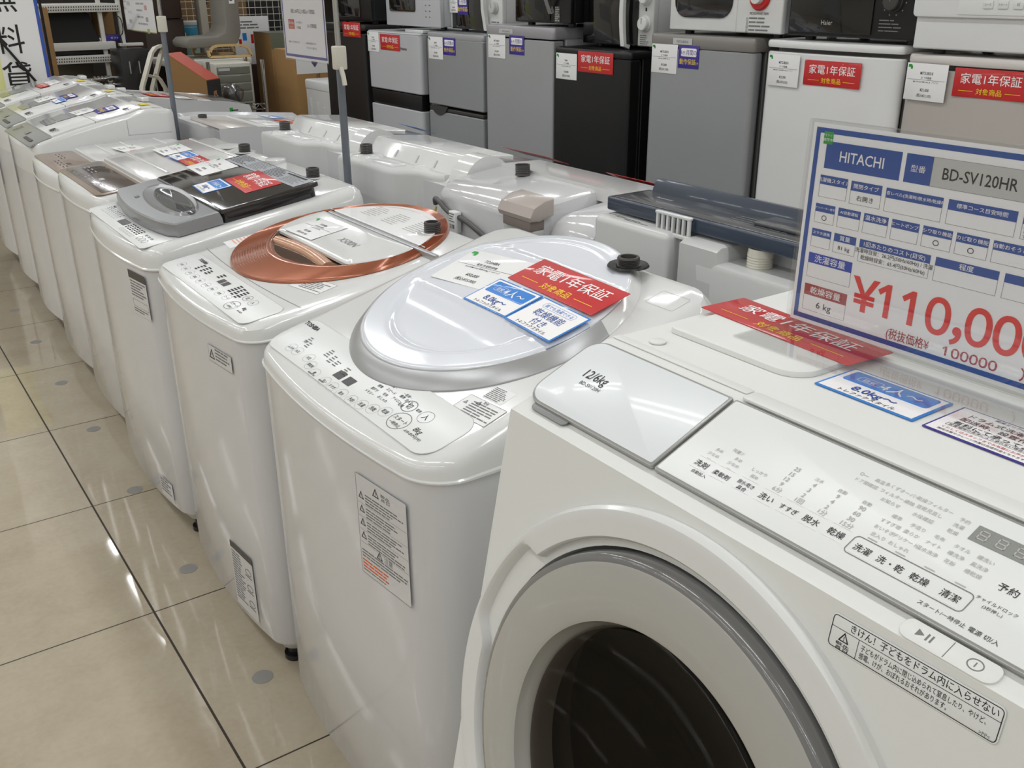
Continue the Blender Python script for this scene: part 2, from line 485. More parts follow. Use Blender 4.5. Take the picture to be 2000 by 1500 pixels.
def warnlabel(F, w, h, rows, head='警告', tri=True, band=None, c=0.0003, fill=CARD):
    """small factory safety sticker drawn on frame F, centred"""
    g = G()
    g.rect(F, -w / 2, -h / 2, w, h, fill, c)
    g.frame(F, -w / 2, -h / 2, w, h, 0.0006, INKG, c + 0.0002)
    hh = h * 0.16
    if band: g.rect(F, -w / 2, h / 2 - hh, w, hh, band, c + 0.0003)
    else: g.text(F, 0, h / 2 - hh * 0.95, hh * 0.8, '⚠' + head if False else head, INK, 'C', 0.01, c + 0.0003)
    if tri: triangle(g, F, -w * 0.38, h * 0.12, h * 0.16, c + 0.0003)
    x = -w * 0.26 if tri else -w * 0.45
    g.lines(F, x, h / 2 - hh * 1.6, w * 0.46 - x, rows, (h - hh * 1.9) / rows, INKG, c + 0.0003)
    return g
def triangle(g, F, x, y, s, c):
    o = [(x - s * 0.58, y - s * 0.5), (x + s * 0.58, y - s * 0.5), (x, y + s * 0.5)]
    i = [(x - s * 0.38, y - s * 0.39), (x + s * 0.38, y - s * 0.39), (x, y + s * 0.28)]
    for k in range(3):
        g.poly(F, [o[k], o[(k + 1) % 3], i[(k + 1) % 3], i[k]], INK, c)
    g.rect(F, x - s * 0.04, y - s * 0.2, s * 0.08, s * 0.28, INK, c)
    g.rect(F, x - s * 0.04, y - s * 0.33, s * 0.08, s * 0.08, INK, c)

# ------------------------------------------------------------------ top loading washers
def outline(w, d, bulge, rf, rb, e=0.0):
    """plan of a cabinet, front at x=0 bowed towards the aisle, y centred"""
    pts = []
    W, D = w - 2 * e, d - 2 * e
    for x, y in rr(D, W, max(0.004, (rf + rb) / 2 - e * 0.6), 7, 10, d / 2, 0):
        t = max(0.0, 1 - x / (d * 0.45))
        pts.append((x + bulge * (2 * y / w) ** 2 * t, y))
    return pts
class Washer:
    def __init__(s, name, label, fx, yc, w, d, zs, z0, sl, bulge=0.02, r=0.035, body=PAINT, head=WHITE, base=PALEGREY, zb=0.075, hd=0.0):
        s.root = thing(name, label, 'washing machine', (fx, yc, 0), group='top loading washing machines for sale')
        s.w, s.d, s.z0, s.sl, s.bulge = w, d, z0, sl, bulge
        s.F = Fr((0, 0, z0), (0, -1, 0), (1, 0, sl))
        s.front = Fr((0, 0, 0), (0, -1, 0), (0, 0, 1))
        g = G()
        rings = []
        for z, e in ((zb, 0.012), (zb + 0.004, 0.004), (zb + 0.012, 0.0), (zb + 0.3, 0.0), (zs - 0.002, 0.0)):
            rings.append([(x, y, z) for x, y in outline(w - 0.006, d - 0.006, bulge, r, r, e)])
        g.loft(rings, body); g.obj('cabinet', s.root)
        g = G()
        rings = [[(x, y, z) for x, y in outline(w, d, bulge, r, r, e)] for z, e in ((0.035, 0.05), (0.05, 0.03), (zb + 0.002, 0.016))]
        g.loft(rings, base); g.obj('base', s.root)
        for x in (0.075, d - 0.075):
            for sy in (-1, 1):
                g = G(); g.cyl((x, sy * (w / 2 - 0.075), 0), (x, sy * (w / 2 - 0.075), 0.012), 0.024, BLACK, 16)
                g.cyl((x, sy * (w / 2 - 0.075), 0.012), (x, sy * (w / 2 - 0.075), 0.04), 0.016, BLACK, 12)
                g.obj('foot', s.root)
        g = G()
        rings = []
        for t, e in ((0, 0.002), (0.01, -0.003), (0.08, -0.003), (0.12, 0.0), (0.45, 0.001), (0.72, 0.003), (0.88, 0.009), (0.97, 0.02), (1.0, 0.034)):
            rings.append([(x, y, zs + (z0 + sl * x - zs) * t) for x, y in outline(w, d, bulge, r, r, e)])
        g.loft(rings, head); s.headobj = g.obj('top_cover', s.root)
    def fr(s, a, z):
        k = -a * 2 / s.w
        return Fr((s.bulge * k * k - 0.0012, -a, z), (s.bulge * 8 * a / s.w ** 2, -1, 0), (0, 0, 1))
    def hose(s, a, b, h=0.0, m=DGREY, rr_=0.017, ht=0.026, pad=PALEGREY):
        up = Fr(s.F.p(a, b, h), (0, -1, 0), (1, 0, 0))
        g = G()
        g.lathe([(0.034, 0.001), (0.032, 0.004), (0.022, 0.003), (0.019, 0.002)], up, 0, 0, pad, 28)
        prof = [(rr_ + 0.002, 0)]
        for k in range(5): prof += [(rr_, ht * (0.15 + k * 0.15)), (rr_ + 0.0015, ht * (0.23 + k * 0.15))]
        prof += [(rr_, ht), (rr_ - 0.004, ht), (rr_ - 0.005, ht * 0.55), (0, ht * 0.55)]
        g.lathe(prof, up, 0, 0, m, 24)
        g.obj('water_inlet', s.root)

# --- nearest top loader: silver crescent round a domed lid
A = Washer('washing_machine', 'white top loader with a silver crescent round its domed lid, next to the drum washer', 0.495, 1.23, 0.60, 0.56, 0.755, 0.7755, 0.27, 0.026, 0.06)
F = A.F
g = G(); g.plate(F, -0.005, 0.083, 0.54, 0.096, 0.0012, OFFW, 0.03, 0.0008)
g.frame(F, -0.275, 0.034, 0.54, 0.098, 0.0006, INKL, 0.0008, 0.03)
g.text(F, -0.243, 0.110, 0.0125, 'TOSHIBA', INK, 'C', 0.035, 0.0016)
c = 0.0016
for k, (a, b, s_) in enumerate(((-0.205, 0.056, 'ふろ水'), (-0.182, 0.057, '水流'), (-0.141, 0.059, '水位'), (-0.115, 0.050, '風乾燥'), (-0.086, 0.043, '槽'),
        (-0.046, 0.042, '洗い'), (-0.019, 0.042, 'すすぎ'), (0.013, 0.042, '脱水'), (0.043, 0.043, '予約'), (0.070, 0.0465, '洗濯'), (0.0955, 0.052, '洗乾'), (0.119, 0.060, '乾燥'))):
    g.ann(F, a, b, 0.0125, 0.0105, 0.0005, INKL, c)
    g.text(F, a, b - 0.003, 0.0085 if k > 7 else 0.0072, s_, INK, 'C', 0.01, c, sx=0.9)
for a in (-0.040, -0.008):
    g.rect(F, a - 0.012, 0.058, 0.024, 0.017, BLACK, c)
for (a, b, n) in ((-0.205, 0.092, 3), (-0.19, 0.082, 3), (-0.128, 0.094, 4), (-0.105, 0.088, 4), (-0.085, 0.083, 3), (-0.05, 0.083, 2), (-0.045, 0.074, 2)):
    g.lines(F, a, b, 0.016, n, 0.005, INKG, c)
for a, b, s_ in ((-0.20, 0.078, 'ﾌﾛ水'), (0.05, 0.088, '標準'), (0.05, 0.078, '部屋干'), (0.05, 0.069, 'メモリー'), (0.078, 0.091, 'スピード'), (0.078, 0.081, '毛布'), (0.085, 0.072, 'おしゃれ'),
        (0.107, 0.094, '標準'), (0.107, 0.084, 'アイロン'), (0.127, 0.093, '念入り'), (0.124, 0.081, '化繊')):
    g.text(F, a, b, 0.0066, s_, INK, 'C', 0.015, c)
for a, s_ in ((0.068, '洗濯'), (0.112, '乾燥')): g.text(F, a, 0.101, 0.006, '－' + s_ + '－', INK, 'C', 0.0, c)
g.ann(F, 0.138, 0.090, 0.0145, 0.0125, 0.0012, INKG, c); g.text(F, 0.138, 0.0855, 0.0125, '切', INK, 'C', 0.01, c)
g.ann(F, 0.184, 0.090, 0.0145, 0.0125, 0.0006, INKG, c); g.text(F, 0.184, 0.0855, 0.0125, '入', INK, 'C', 0.01, c)
g.text(F, 0.161, 0.090, 0.006, '電源', INK, 'C', 0.015, c)
g.ann(F, 0.158, 0.061, 0.0215, 0.018, 0.0011, INKG, c); g.text(F, 0.158, 0.0605, 0.0088, 'スタート', INK, 'C', 0.01, c); g.text(F, 0.158, 0.0505, 0.0072, '一時停止', INK, 'C', 0.01, c)
g.text(F, 0.203, 0.061, 0.0135, '8kg', INK, 'C', 0.0, c, shear=0.2); g.text(F, 0.205, 0.052, 0.007, 'AW-8VM3(W)', INK, 'C', 0.0, c, shear=0.2)
for a in (-0.10, -0.06): g.lines(F, a, 0.037, 0.025, 1, 0.006, INKG, c)
g.obj('control_panel', A.root)
RC = (0.0, 0.334); RS = 0.92          # ring centre on the slope
g = G()
N = 96
def circ(R, h, db=0.0):
    R *= RS
    return [F.p(RC[0] + R * math.cos(2 * PI * k / N), RC[1] + db + R * math.sin(2 * PI * k / N), h) for k in range(N)]
def arc(R, h, db, k0, k1):
    R *= RS
    return [F.p(RC[0] + R * math.cos(2 * PI * k / N), RC[1] + db + R * math.sin(2 * PI * k / N), h) for k in range(k0, k1 + 1)]
RP = [(0.2635, -0.002, 0), (0.2630, 0.001, 0), (0.2615, 0.003, 0), (0.244, 0.0195, 0.006), (0.2415, 0.0205, 0.007), (0.2395, 0.0205, 0.008)]
g.loft([arc(R, h, db, 45, 99) for R, h, db in RP], SILVER, False, False, closed=False)
g.obj('silver_ring', A.root, 'satin silver crescent')
g = G(); g.loft([arc(R, h * 0.9, db, 3, 45) for R, h, db in RP], WHITE, False, False, closed=False); g.obj('rear_rim', A.root)
g = G()
M_, NB = 40, 120
R_ = 0.2415 * RS
rows = []
for i in range(M_ + 1):
    q = R_ * (1 - (i / M_) ** 1.15) if i else R_
    row = []
    for k in range(NB):
        t = 2 * PI * k / NB
        a, b = q * math.cos(t), q * math.sin(t)
        h = 0.023 + 0.004 * (1 - (q / R_) ** 2)
        if q > R_ - 0.004: h -= 0.003 * ((q - (R_ - 0.004)) / 0.004) ** 2
        rin = 0.180
        cr = -0.052
        if b < cr: h -= 0.010 * sm((rin - q) / 0.016) * sm((cr - b) / 0.06 + 0.2)
        else: h += 0.0025 * sm((b - cr) / 0.003) * sm((R_ - q) / 0.03)
        if b > 0.115: h -= 0.003 * sm((b - 0.115) / 0.003)
        if 0.190 < q < 0.197 and b > -0.05: h -= 0.0015
        row.append(F.p(RC[0] + a, RC[1] + 0.009 + b, h))
    rows.append(row)
g.loft(rows, COOL, False, True)
g.obj('lid', A.root, 'bluish white domed lid', weld=1e-6, sharp=50)
A.hose(0.122, 0.525, 0.0195, ht=0.016, pad=BLACK)
g = warnlabel(F.sub(0.230, 0.146, math.radians(4)), 0.082, 0.042, 6); triangle(g, F, 0.219, 0.158, 0.008, 0.0007); g.obj('warning_sticker', A.root, 'white safety sticker right of the silver crescent')
g = G(); Fs = F.sub(0.226, 0.185, math.radians(4)); g.rect(Fs, -0.02, -0.014, 0.042, 0.03, CARD); g.lines(Fs, -0.019, 0.012, 0.038, 8, 0.0034, INKG, 0.0006); g.obj('notice_sticker', A.root, 'sticker of fine grey print')
g = G(); g.frame(F.sub(0.235, 0.50), -0.03, -0.02, 0.06, 0.04, 0.0007, INKL, 0.0006, 0.004); g.obj('embossed_mark', A.root)
g = G()
Fl = A.fr(0.186, 0.637)
g.rect(Fl, -0.062, -0.085, 0.124, 0.165, PAINT); g.frame(Fl, -0.062, -0.085, 0.124, 0.165, 0.0006, INKG, 0.0005)
c = 0.0005
triangle(g, Fl, -0.012, 0.066, 0.014, c); g.text(Fl, 0.012, 0.06, 0.012, '警告', INKG, 'C', 0.01, c)
for k in range(4):
    triangle(g, Fl, -0.05, 0.048 - k * 0.022, 0.012, c); g.lines(Fl, -0.04, 0.05 - k * 0.022, 0.098, 4, 0.0046, INKG, c)
    g.rect(Fl, -0.06, 0.034 - k * 0.022, 0.12, 0.0004, INKG, c)
triangle(g, Fl, -0.012, -0.036, 0.013, c); g.text(Fl, 0.01, -0.041, 0.011, '注意', INKG, 'C', 0.01, c)
g.lines(Fl, -0.058, -0.046, 0.116, 3, 0.005, INKG, c)
ORG = mat('orange print', (226, 96, 44), 0.6, var=0.02)
g.lines(Fl, -0.058, -0.063, 0.086, 3, 0.0055, ORG, c)
g.lines(Fl, -0.058, -0.079, 0.07, 1, 0.004, INKG, c)
g.obj('warning_sticker', A.root, 'tall sheet of safety warnings stuck on the cabinet front')
wF = lambda W, x, y, ang=0, h=0.0: (lambda q: Fr(q, (math.sin(ang) * 0 + 0, 0, 0), (0, 0, 0)))
def onlid(W, x, y, ang=0.0, h=0.0):
    """world frame on a washer top at world (x,y), lifted h; ang turns the card anticlockwise"""
    rx, ry = x - W.root.location.x, y - W.root.location.y
    L = math.sqrt(1 + W.sl ** 2)
    f = W.F.sub(-ry, rx * L, math.radians(ang), h)
    return Fr(f.o + W.root.location, f.u, f.v)
price(onlid(A, 0.858, 1.312, 8, 0.0295), 'white price card on the domed lid of the silver ringed washer', 'TOSHIBA', '電気洗濯乾燥機', 'AW-8VM3 2021年製 8.0kg ｸﾞｰｽﾏﾃﾞｨｯｸ', '¥50,000', '(税込¥55,000)', 0.155, 0.106)
warranty(onlid(A, 0.896, 1.129, -2, 0.0305), 'red warranty sign lying on the domed lid of the silver ringed washer', 0.225, 0.076)
people(onlid(A, 0.818, 1.192, 0, 0.0305), 'blue four person card lying below the red sign on the domed lid', 0.118, 0.076)
dryfunc(onlid(A, 0.814, 1.070, -3, 0.0305), 'white and blue drying function card at the near edge of the domed lid', 0.12, 0.077)

# --- copper ringed washer
COPPER = mat('copper translucent plastic', (172, 104, 76), 0.2, metal=0.35, coat=0.5, var=0.05)
COPD = mat('amber plastic with recess shade', (74, 48, 34), 0.12, coat=0.5, var=0.05)  # amber interior, with the shade of the grip recess darkened into its colour
B = Washer('washing_machine', 'white top loader with a copper ring round its lid, second along the aisle', 0.500, 1.865, 0.555, 0.575, 0.752, 0.779, 0.14, 0.024, 0.042)
F = B.F
g = G(); g.plate(F, -0.0, 0.072, 0.50, 0.088, 0.0012, OFFW, 0.02, 0.0008)
g.frame(F, -0.252, 0.027, 0.504, 0.09, 0.0006, INKL, 0.0008, 0.02)
c = 0.0016
g.text(F, -0.175, 0.098, 0.012, 'TOSHIBA', INK, 'C', 0.035, c)
for k in range(9): 
    a = -0.2 + k * 0.036; b = 0.062 - 0.0035 * k + 0.0004 * k * k
    g.ann(F, a, b, 0.013, 0.010, 0.0005, INKG, c); g.text(F, a, b - 0.003, 0.0075, ('水流', '水位', 'ふろ', '風乾', '洗い', 'すすぎ', '脱水', '乾燥', 'コース')[k], INK, 'C', 0.015, c)
for a in (-0.012, 0.012): g.rect(F, a - 0.010, 0.077, 0.020, 0.017, BLACK, c)
for a, b, n in ((-0.15, 0.092, 4), (-0.125, 0.095, 4), (-0.10, 0.09, 3), (-0.05, 0.1, 3), (0.05, 0.1, 5), (0.072, 0.098, 5), (0.094, 0.096, 5)): g.lines(F, a, b, 0.018, n, 0.0065, INK, c, 0.6)
g.ann(F, 0.13, 0.087, 0.013, 0.0105, 0.001, INKG, c); g.text(F, 0.13, 0.083, 0.010, '切', INK, 'C', 0.01, c)
g.ann(F, 0.163, 0.085, 0.013, 0.0105, 0.0006, INKG, c); g.text(F, 0.163, 0.081, 0.010, '入', INK, 'C', 0.01, c)
g.ann(F, 0.138, 0.052, 0.021, 0.016, 0.001, INKG, c); g.text(F, 0.138, 0.053, 0.009, 'スタート', INK, 'C', 0.015, c); g.text(F, 0.138, 0.043, 0.007, '一時停止', INK, 'C', 0.015, c)
g.text(F, 0.180, 0.058, 0.011, '8kg', INK, 'C', 0.01, c); g.text(F, 0.184, 0.047, 0.006, 'AW-8D5', INK, 'C', 0.01, c)
g.obj('control_panel', B.root)
EC = (-0.032, 0.365); RX, RY = 0.252, 0.238
def ell(q, h, db=0.0, n=96, bmin=None, bmax=None, qa=None):
    out = []
    for k in range(n):
        t = 2 * PI * k / n
        a, b = RX * (qa or q) * math.cos(t), RY * q * math.sin(t)
        if bmin is not None: b = max(b, bmin)
        if bmax is not None: b = min(b, bmax)
        out.append(F.p(EC[0] + a, EC[1] + b + db, h))
    return out
# copper band with fine ribs, lid panel and sunken grip
g = G()
band = [ell(1.0, 0.001), ell(0.995, 0.005)]
for k in range(14):
    q = 0.985 - 0.0185 * k
    qa = 0.985 - 0.0080 * k
    band += [ell(q, 0.0075 + 0.0002 * k, db=0.0018 * k, qa=qa), ell(q - 0.008, 0.0055 + 0.0002 * k, db=0.0018 * k, qa=qa - 0.005)]
band += [ell(0.72, 0.0102, db=0.027, qa=0.875), ell(0.70, 0.008, db=0.027, qa=0.86)]
g.loft(band, COPPER, False, False)
g.obj('copper_band', B.root, 'ribbed copper coloured band', sharp=60)
g = G()
g.loft([ell(0.715, 0.010, db=0.027, qa=0.87), ell(0.68, 0.002, db=0.027, qa=0.83), ell(0.60, 0.0012, db=0.027, qa=0.70)], COPD, False, True)
g.tube([F.p(-0.032 - 0.135 + 0.27 * k / 8, 0.272 + 0.012 * math.sin(PI * k / 8), -0.004) for k in range(9)], 0.016, mat('pale copper plastic', (196, 146, 112), 0.25, coat=0.4, var=0.04), 12)
g.obj('grip_recess', B.root, 'sunken copper hand grip')
g = G()
g.loft([ell(0.715, 0.004, db=0.027, qa=0.87, bmin=-0.098, bmax=0.038), ell(0.715, 0.0105, db=0.027, qa=0.87, bmin=-0.098, bmax=0.038), ell(0.705, 0.0125, db=0.027, qa=0.86, bmin=-0.094, bmax=0.036), ell(0.60, 0.0145, db=0.027, qa=0.74, bmin=-0.085, bmax=0.032), ell(0.30, 0.0155, db=0.027, qa=0.35, bmin=-0.06, bmax=0.02)], WHITE, False, True)
g.text(F, 0.035, 0.345, 0.026, 'X500N', INKG, 'C', -0.008, 0.0162, shear=0.25)
g.obj('lid', B.root, 'white lid panel', sharp=30)
g = G()
g.plate(F, 0.015, 0.437, 0.50, 0.011, 0.0125, SILVER, 0.004, 0.003)
g.obj('hinge_bar', B.root, 'grey hinge strip across the lid')
g = G()
rear = ell(0.90, 0.0088, bmin=0.085); rear2 = ell(0.89, 0.0100, bmin=0.087)
g.loft([ell(0.90, 0.004, bmin=0.085), rear, rear2], CARD, False, True)
random.seed(3)
for k in range(3): g.lines(F, -0.16 + k * 0.10, 0.53 - 0.0 * k, 0.075, 7, 0.008, INKL, 0.0104, 0.3)
g.obj('instruction_plate', B.root, 'printed plate behind the hinge', sharp=50)
B.hose(0.115, 0.515, 0.004)
g = warnlabel(F.sub(0.172, 0.205, math.radians(10)), 0.10, 0.05, 6); g.obj('warning_sticker', B.root, 'white safety sticker beside the copper ring')
Fs = F.sub(-0.243, 0.215, math.radians(-5)); g = G(); g.rect(Fs, -0.03, -0.035, 0.06, 0.07, CARD); g.lines(Fs, -0.026, 0.028, 0.05, 6, 0.009, mat('pale orange print', (232, 170, 150), 0.6, var=0.02), 0.0006); g.obj('notice_sticker', B.root, 'sticker printed in pale orange')
Fs = B.fr(0.165, 0.70); g = G(); g.rect(Fs, -0.05, -0.02, 0.10, 0.034, PAINT); g.frame(Fs, -0.05, -0.02, 0.10, 0.034, 0.0006, INKG, 0.0005); triangle(g, Fs, -0.036, -0.003, 0.02, 0.0006); g.lines(Fs, -0.02, 0.008, 0.066, 4, 0.0065, INKG, 0.0006); g.obj('warning_sticker', B.root, 'small safety sticker below the lid rim')
Fs = B.fr(0.135, 0.180); g = G(); g.rect(Fs, -0.052, -0.08, 0.104, 0.16, PAINT); g.rect(Fs, -0.052, 0.064, 0.104, 0.016, DGREY, 0.0005); g.lines(Fs, -0.048, 0.055, 0.055, 18, 0.0068, INKG, 0.0006)
for k in range(3): g.ann(Fs, 0.028, 0.035 - k * 0.04, 0.014, 0.008, 0.002, INKG, 0.0006); g.rect(Fs, 0.012, 0.022 - k * 0.04, 0.03, 0.003, INKG, 0.0006)
g.obj('instruction_sticker', B.root, 'tall installation sticker low on the front')
g = G()
for b_ in (0.128,):
    g.loft([[F.p(-0.27 + 0.54 * k / 20, b_ + 0.012 * (abs(k - 10) / 10.0) ** 2 + q, 0.0004) for k in range(21)] for q in (0, 0.0013)], INKG, False, False, closed=False)
g.obj('panel_seam', B.root)
price(onlid(B, 0.845, 1.985, 3, 0.0165), 'white price card on the lid of the copper ringed washer', 'TOSHIBA', '全自動洗濯機', 'AW-8D5 2017年製 8.0kg', '¥31,000', '(税込¥34,100)', 0.135, 0.092)
# --- dark glass lidded washer
C_ = Washer('washing_machine', 'white top loader with a dark glass lid and a silver hand grip', 0.505, 2.525, 0.59, 0.60, 0.735, 0.782, 0.15, 0.026, 0.045)
F = C_.F
g = G(); c = 0.0016
pn = [(-0.255, 0.02), (-0.12, 0.002), (0.0, -0.002), (0.12, 0.002), (0.262, 0.022), (0.262, 0.075)] 
top = [(0.25 - 0.5 * k / 10, 0.085 + 0.028 * ((k - 5) / 5.0) ** 2 - 0.012) for k in range(11)]
pn = [(-0.262, 0.03), (-0.25, 0.022), (0.25, 0.022), (0.262, 0.03)] + [(0.262 - 0.0, 0.10)] + top[1:-1] + [(-0.262, 0.10)]
ip = inset(pn, 0.002)
g.loft([[F.p(a, b, 0.0) for a, b in pn], [F.p(a, b, 0.001) for a, b in pn], [F.p(a, b, 0.002) for a, b in ip]], OFFW)
c = 0.0026
g.rect(F, -0.045, 0.046, 0.062, 0.022, BLACK, c)
g.text(F, -0.20, 0.078, 0.011, 'Haier', INK, 'C', 0.02, c)
for k in range(7): g.frame(F, -0.215 + k * 0.021, 0.047 - 0.0, 0.016, 0.012, 0.0006, INKG, c, 0.003); g.lines(F, -0.212 + k * 0.021, 0.073, 0.013, 3, 0.005, INKG, c)
for k in range(6): g.lines(F, 0.03 + k * 0.019, 0.066, 0.014, 4, 0.0065, INK, c, 0.6); g.frame(F, 0.03 + k * 0.019, 0.031, 0.015, 0.010, 0.0006, INKG, c, 0.003)
for k in range(3): g.ann(F, 0.17 + k * 0.022, 0.045, 0.009, 0.009, 0.0012, INKG, c); g.text(F, 0.17 + k * 0.022, 0.06, 0.007, '電源', INK, 'C', 0.01, c)
g.obj('control_panel', C_.root)
SLV = mat('silver grey lacquer', (150, 151, 154), 0.28, metal=0.4, var=0.03)
g = G()
# lid grip block: bowed front edge, sloping near the panel
fr_ = lambda e: [(0.262 - e, 0.225 - e), (-0.262 + e, 0.225 - e), (-0.262 + e, 0.115)] + [(-0.262 + e + (0.524 - 2 * e) * k / 14, 0.105 + e - 0.028 * (1 - ((k - 7) / 7.0) ** 2)) for k in range(1, 14)] + [(0.262 - e, 0.115)]
g.loft([[F.p(a, b, 0.002) for a, b in fr_(0)], [F.p(a, b, 0.018) for a, b in fr_(0.0)], [F.p(a, b, 0.031) for a, b in fr_(0.003)], [F.p(a, b, 0.034) for a, b in fr_(0.007)]], SLV)
g.obj('lid_grip', C_.root, 'silver grey lid grip', sharp=26)
g = G()
Fg = F.sub(0.02, 0.175, math.radians(-3), 0.032)
g.lathe([(0.052, 0.002), (0.049, 0.007), (0.044, 0.0055), (0.0, 0.003)], Fg, 0, 0, SLV, 48, False, True, sx=3.9)
g.lathe([(0.033, 0.0045), (0.031, 0.0085), (0.0285, 0.0085), (0.026, 0.0055), (0.0, 0.0045)], Fg, 0.03, 0.004, mat('smoky chrome', (112, 113, 116), 0.15, metal=0.6, var=0.03), 48, False, True, sx=5.2)
g.text(Fg, -0.12, -0.062, 0.016, 'DD', INK, 'C', 0.02, 0.003)
g.obj('grip_bowl', kid(C_.root, 'lid_grip'), 'shiny scooped hand grip')
DGL = mat('dark smoked glass', (44, 41, 40), 0.1, coat=0.7, var=0.06)
g = G()
g.plate(F, 0.0, 0.355, 0.524, 0.265, 0.010, DGL, 0.012, 0.003, c=0.026)
g.obj('glass_lid', C_.root, 'dark smoked glass lid')
g = G()
g.plate(F, 0.0, 0.352, 0.512, 0.255, 0.027, mat('smoked side wall', (30, 31, 34), 0.12, coat=0.4, var=0.05), 0.02, 0.002, c=0.0)
g.obj('lid_side', C_.root, 'translucent dark side of the lid')
g = G()
Fs = F.sub(0.0, 0.452, 0, 0.0363)
SPG = mat('pale grey print film', (168, 172, 178), 0.35, var=0.02)
g.rect(Fs, -0.245, -0.028, 0.49, 0.058, SPG)
for k in range(4): g.lines(Fs, -0.235 + k * 0.12, 0.024, 0.11, 8, 0.006, INKG if k % 2 else INK, 0.0005)
g.rect(Fs, 0.10, 0.018, 0.12, 0.006, INK, 0.0006)
g.obj('instruction_plate', kid(C_.root, 'glass_lid'), 'grey strip of printed instructions')
C_.hose(0.07, 0.55, 0.0)
g = G(); up = Fr(F.p(-0.205, 0.555, 0), (0, -1, 0), (1, 0, 0)); g.lathe([(0.03, -0.004), (0.03, 0.010), (0.027, 0.013), (0, 0.014)], up, 0, 0, WHITE, 32); g.obj('softener_cap', C_.root, 'round white cap')
g = G(); Fs = C_.front.sub(0.255, 0.71, 0, 0.0); g.lathe([(0.011, -0.02), (0.011, 0.004), (0.008, 0.008), (0, 0.009)], Fr(C_.front.p(0.27, 0.757, -0.05), (1, 0, 0), (0, 0, 1)), 0, 0, WHITE, 20); g.obj('lid_stop', C_.root)
Fs = C_.fr(0.215, 0.665); g = G(); g.rect(Fs, -0.05, -0.055, 0.10, 0.11, PAINT); g.rect(Fs, -0.05, 0.035, 0.10, 0.02, DGREY, 0.0005); g.lines(Fs, -0.045, 0.027, 0.09, 6, 0.007, INKG, 0.0006); g.frame(Fs, -0.045, -0.035, 0.09, 0.018, 0.0008, INKG, 0.0006); g.lines(Fs, -0.045, -0.042, 0.09, 2, 0.006, INKG, 0.0006); g.obj('notice_sticker', C_.root, 'notice with a dark heading below the rim')
Fs = C_.fr(0.185, 0.125); g = G(); g.rect(Fs, -0.04, -0.03, 0.08, 0.055, PAINT); g.lines(Fs, -0.036, 0.018, 0.07, 5, 0.008, INKG, 0.0006); g.obj('instruction_sticker', C_.root, 'small sticker near the floor')
price(onlid(C_, 0.870, 2.735, -2, 0.0366), 'white price card at the far side of the dark glass lid', 'Haier', '全自動洗濯機', 'JW-KD85B 2021年製 8.5kg', '¥27,000', '(税込¥29,700)', 0.165, 0.105)
warranty(onlid(C_, 0.885, 2.44, 85, 0.0506), 'red warranty sign on the near half of the dark glass lid', 0.13, 0.20) if False else warranty(onlid(C_, 0.880, 2.445, -4, 0.0366), 'red warranty sign on the near half of the dark glass lid', 0.20, 0.098)
people(onlid(C_, 0.795, 2.515, -4, 0.0366), 'blue capacity card at the front edge of the dark glass lid', 0.115, 0.078)

# --- two washers with brown panels
BRN = mat('dark brown panel glass', (82, 70, 64), 0.2, coat=0.4, var=0.04)
BRN2 = mat('taupe panel edge', (140, 122, 106), 0.3, coat=0.2, var=0.03)
TAUPE = mat('taupe panel film', (138, 120, 106), 0.3, coat=0.2, var=0.03)
LIDG = mat('pearl grey lid film', (214, 213, 212), 0.18, coat=0.4, var=0.015)
def brown(label, fx, yc, w, dark, zs=0.745, z0=0.795, sl=0.12):
    W = Washer('washing_machine', label, fx, yc, w, 0.565, zs, z0, sl, 0.022, 0.04)
    F = W.F
    g = G(); c = 0.0026
    g.plate(F, 0, 0.095, w * 0.93, 0.135, 0.002, BRN2 if dark else TAUPE, 0.03, 0.001)
    if dark: g.plate(F, 0, 0.098, w * 0.84, 0.105, 0.0015, BRN, 0.012, 0.0006, c=0.0016)
    c = 0.0036 if dark else 0.0026
    for k in range(8): g.lines(F, -0.19 + k * 0.046, 0.075 + (0.03 if k < 3 else 0), 0.026, 2, 0.012, INKL if dark else INK, c, 0.25)
    g.rect(F, 0.035, 0.085, 0.034, 0.014, INKL if dark else BLACK, c)
    g.obj('control_panel', W.root, 'dark brown control panel' if dark else 'taupe control panel')
    g = G()
    g.plate(F, 0, 0.315, w * 0.90, 0.295, 0.012, LIDG, 0.03, 0.006)
    g.obj('lid', W.root)
    for b in (0.255, 0.345):
        g = G(); g.plate(F, 0, b - 0.01, w * 0.80, 0.012, 0.005, WHITE, 0.006, 0.003, c=0.012); g.obj('lid_ridge', kid(W.root, 'lid'))
    g = G(); g.plate(F, 0, 0.470, w * 0.93, 0.014, 0.010, WHITE, 0.005, 0.003); g.obj('hinge_bar', W.root)
    g = G(); up = Fr(F.p(-0.02, 0.517, 0), (0, -1, 0), (1, 0, 0)); g.lathe([(0.05, 0), (0.05, 0.003), (0.046, 0.004), (0.0, 0.003)], up, 0, 0, PALEGREY, 32); g.obj('fill_cover', W.root)
    W.hose(0.125, 0.520)
    return W
D_ = brown('white top loader with a dark brown panel, behind the dark glass lidded one', 0.548, 3.140, 0.565, True)
price(onlid(D_, 0.900, 3.225, -1, 0.018), 'white price card on the lid of the washer with the dark brown panel', 'SHARP', '全自動洗濯機', 'ES-GE6E 2020年製 6.0kg', '¥20,000', '(税込¥22,000)', 0.145, 0.092)
people(onlid(D_, 0.893, 3.085, 0, 0.018), 'blue capacity card beside the price card on the brown panelled washer', 0.105, 0.074)
warranty(onlid(D_, 0.892, 2.955, -1, 0.018), 'red warranty sign on the near side of the brown panelled washer', 0.165, 0.07)
E_ = brown('white top loader with a light taupe panel, half hidden by the brown panelled one', 0.562, 3.690, 0.53, False, 0.715, 0.772, 0.035)
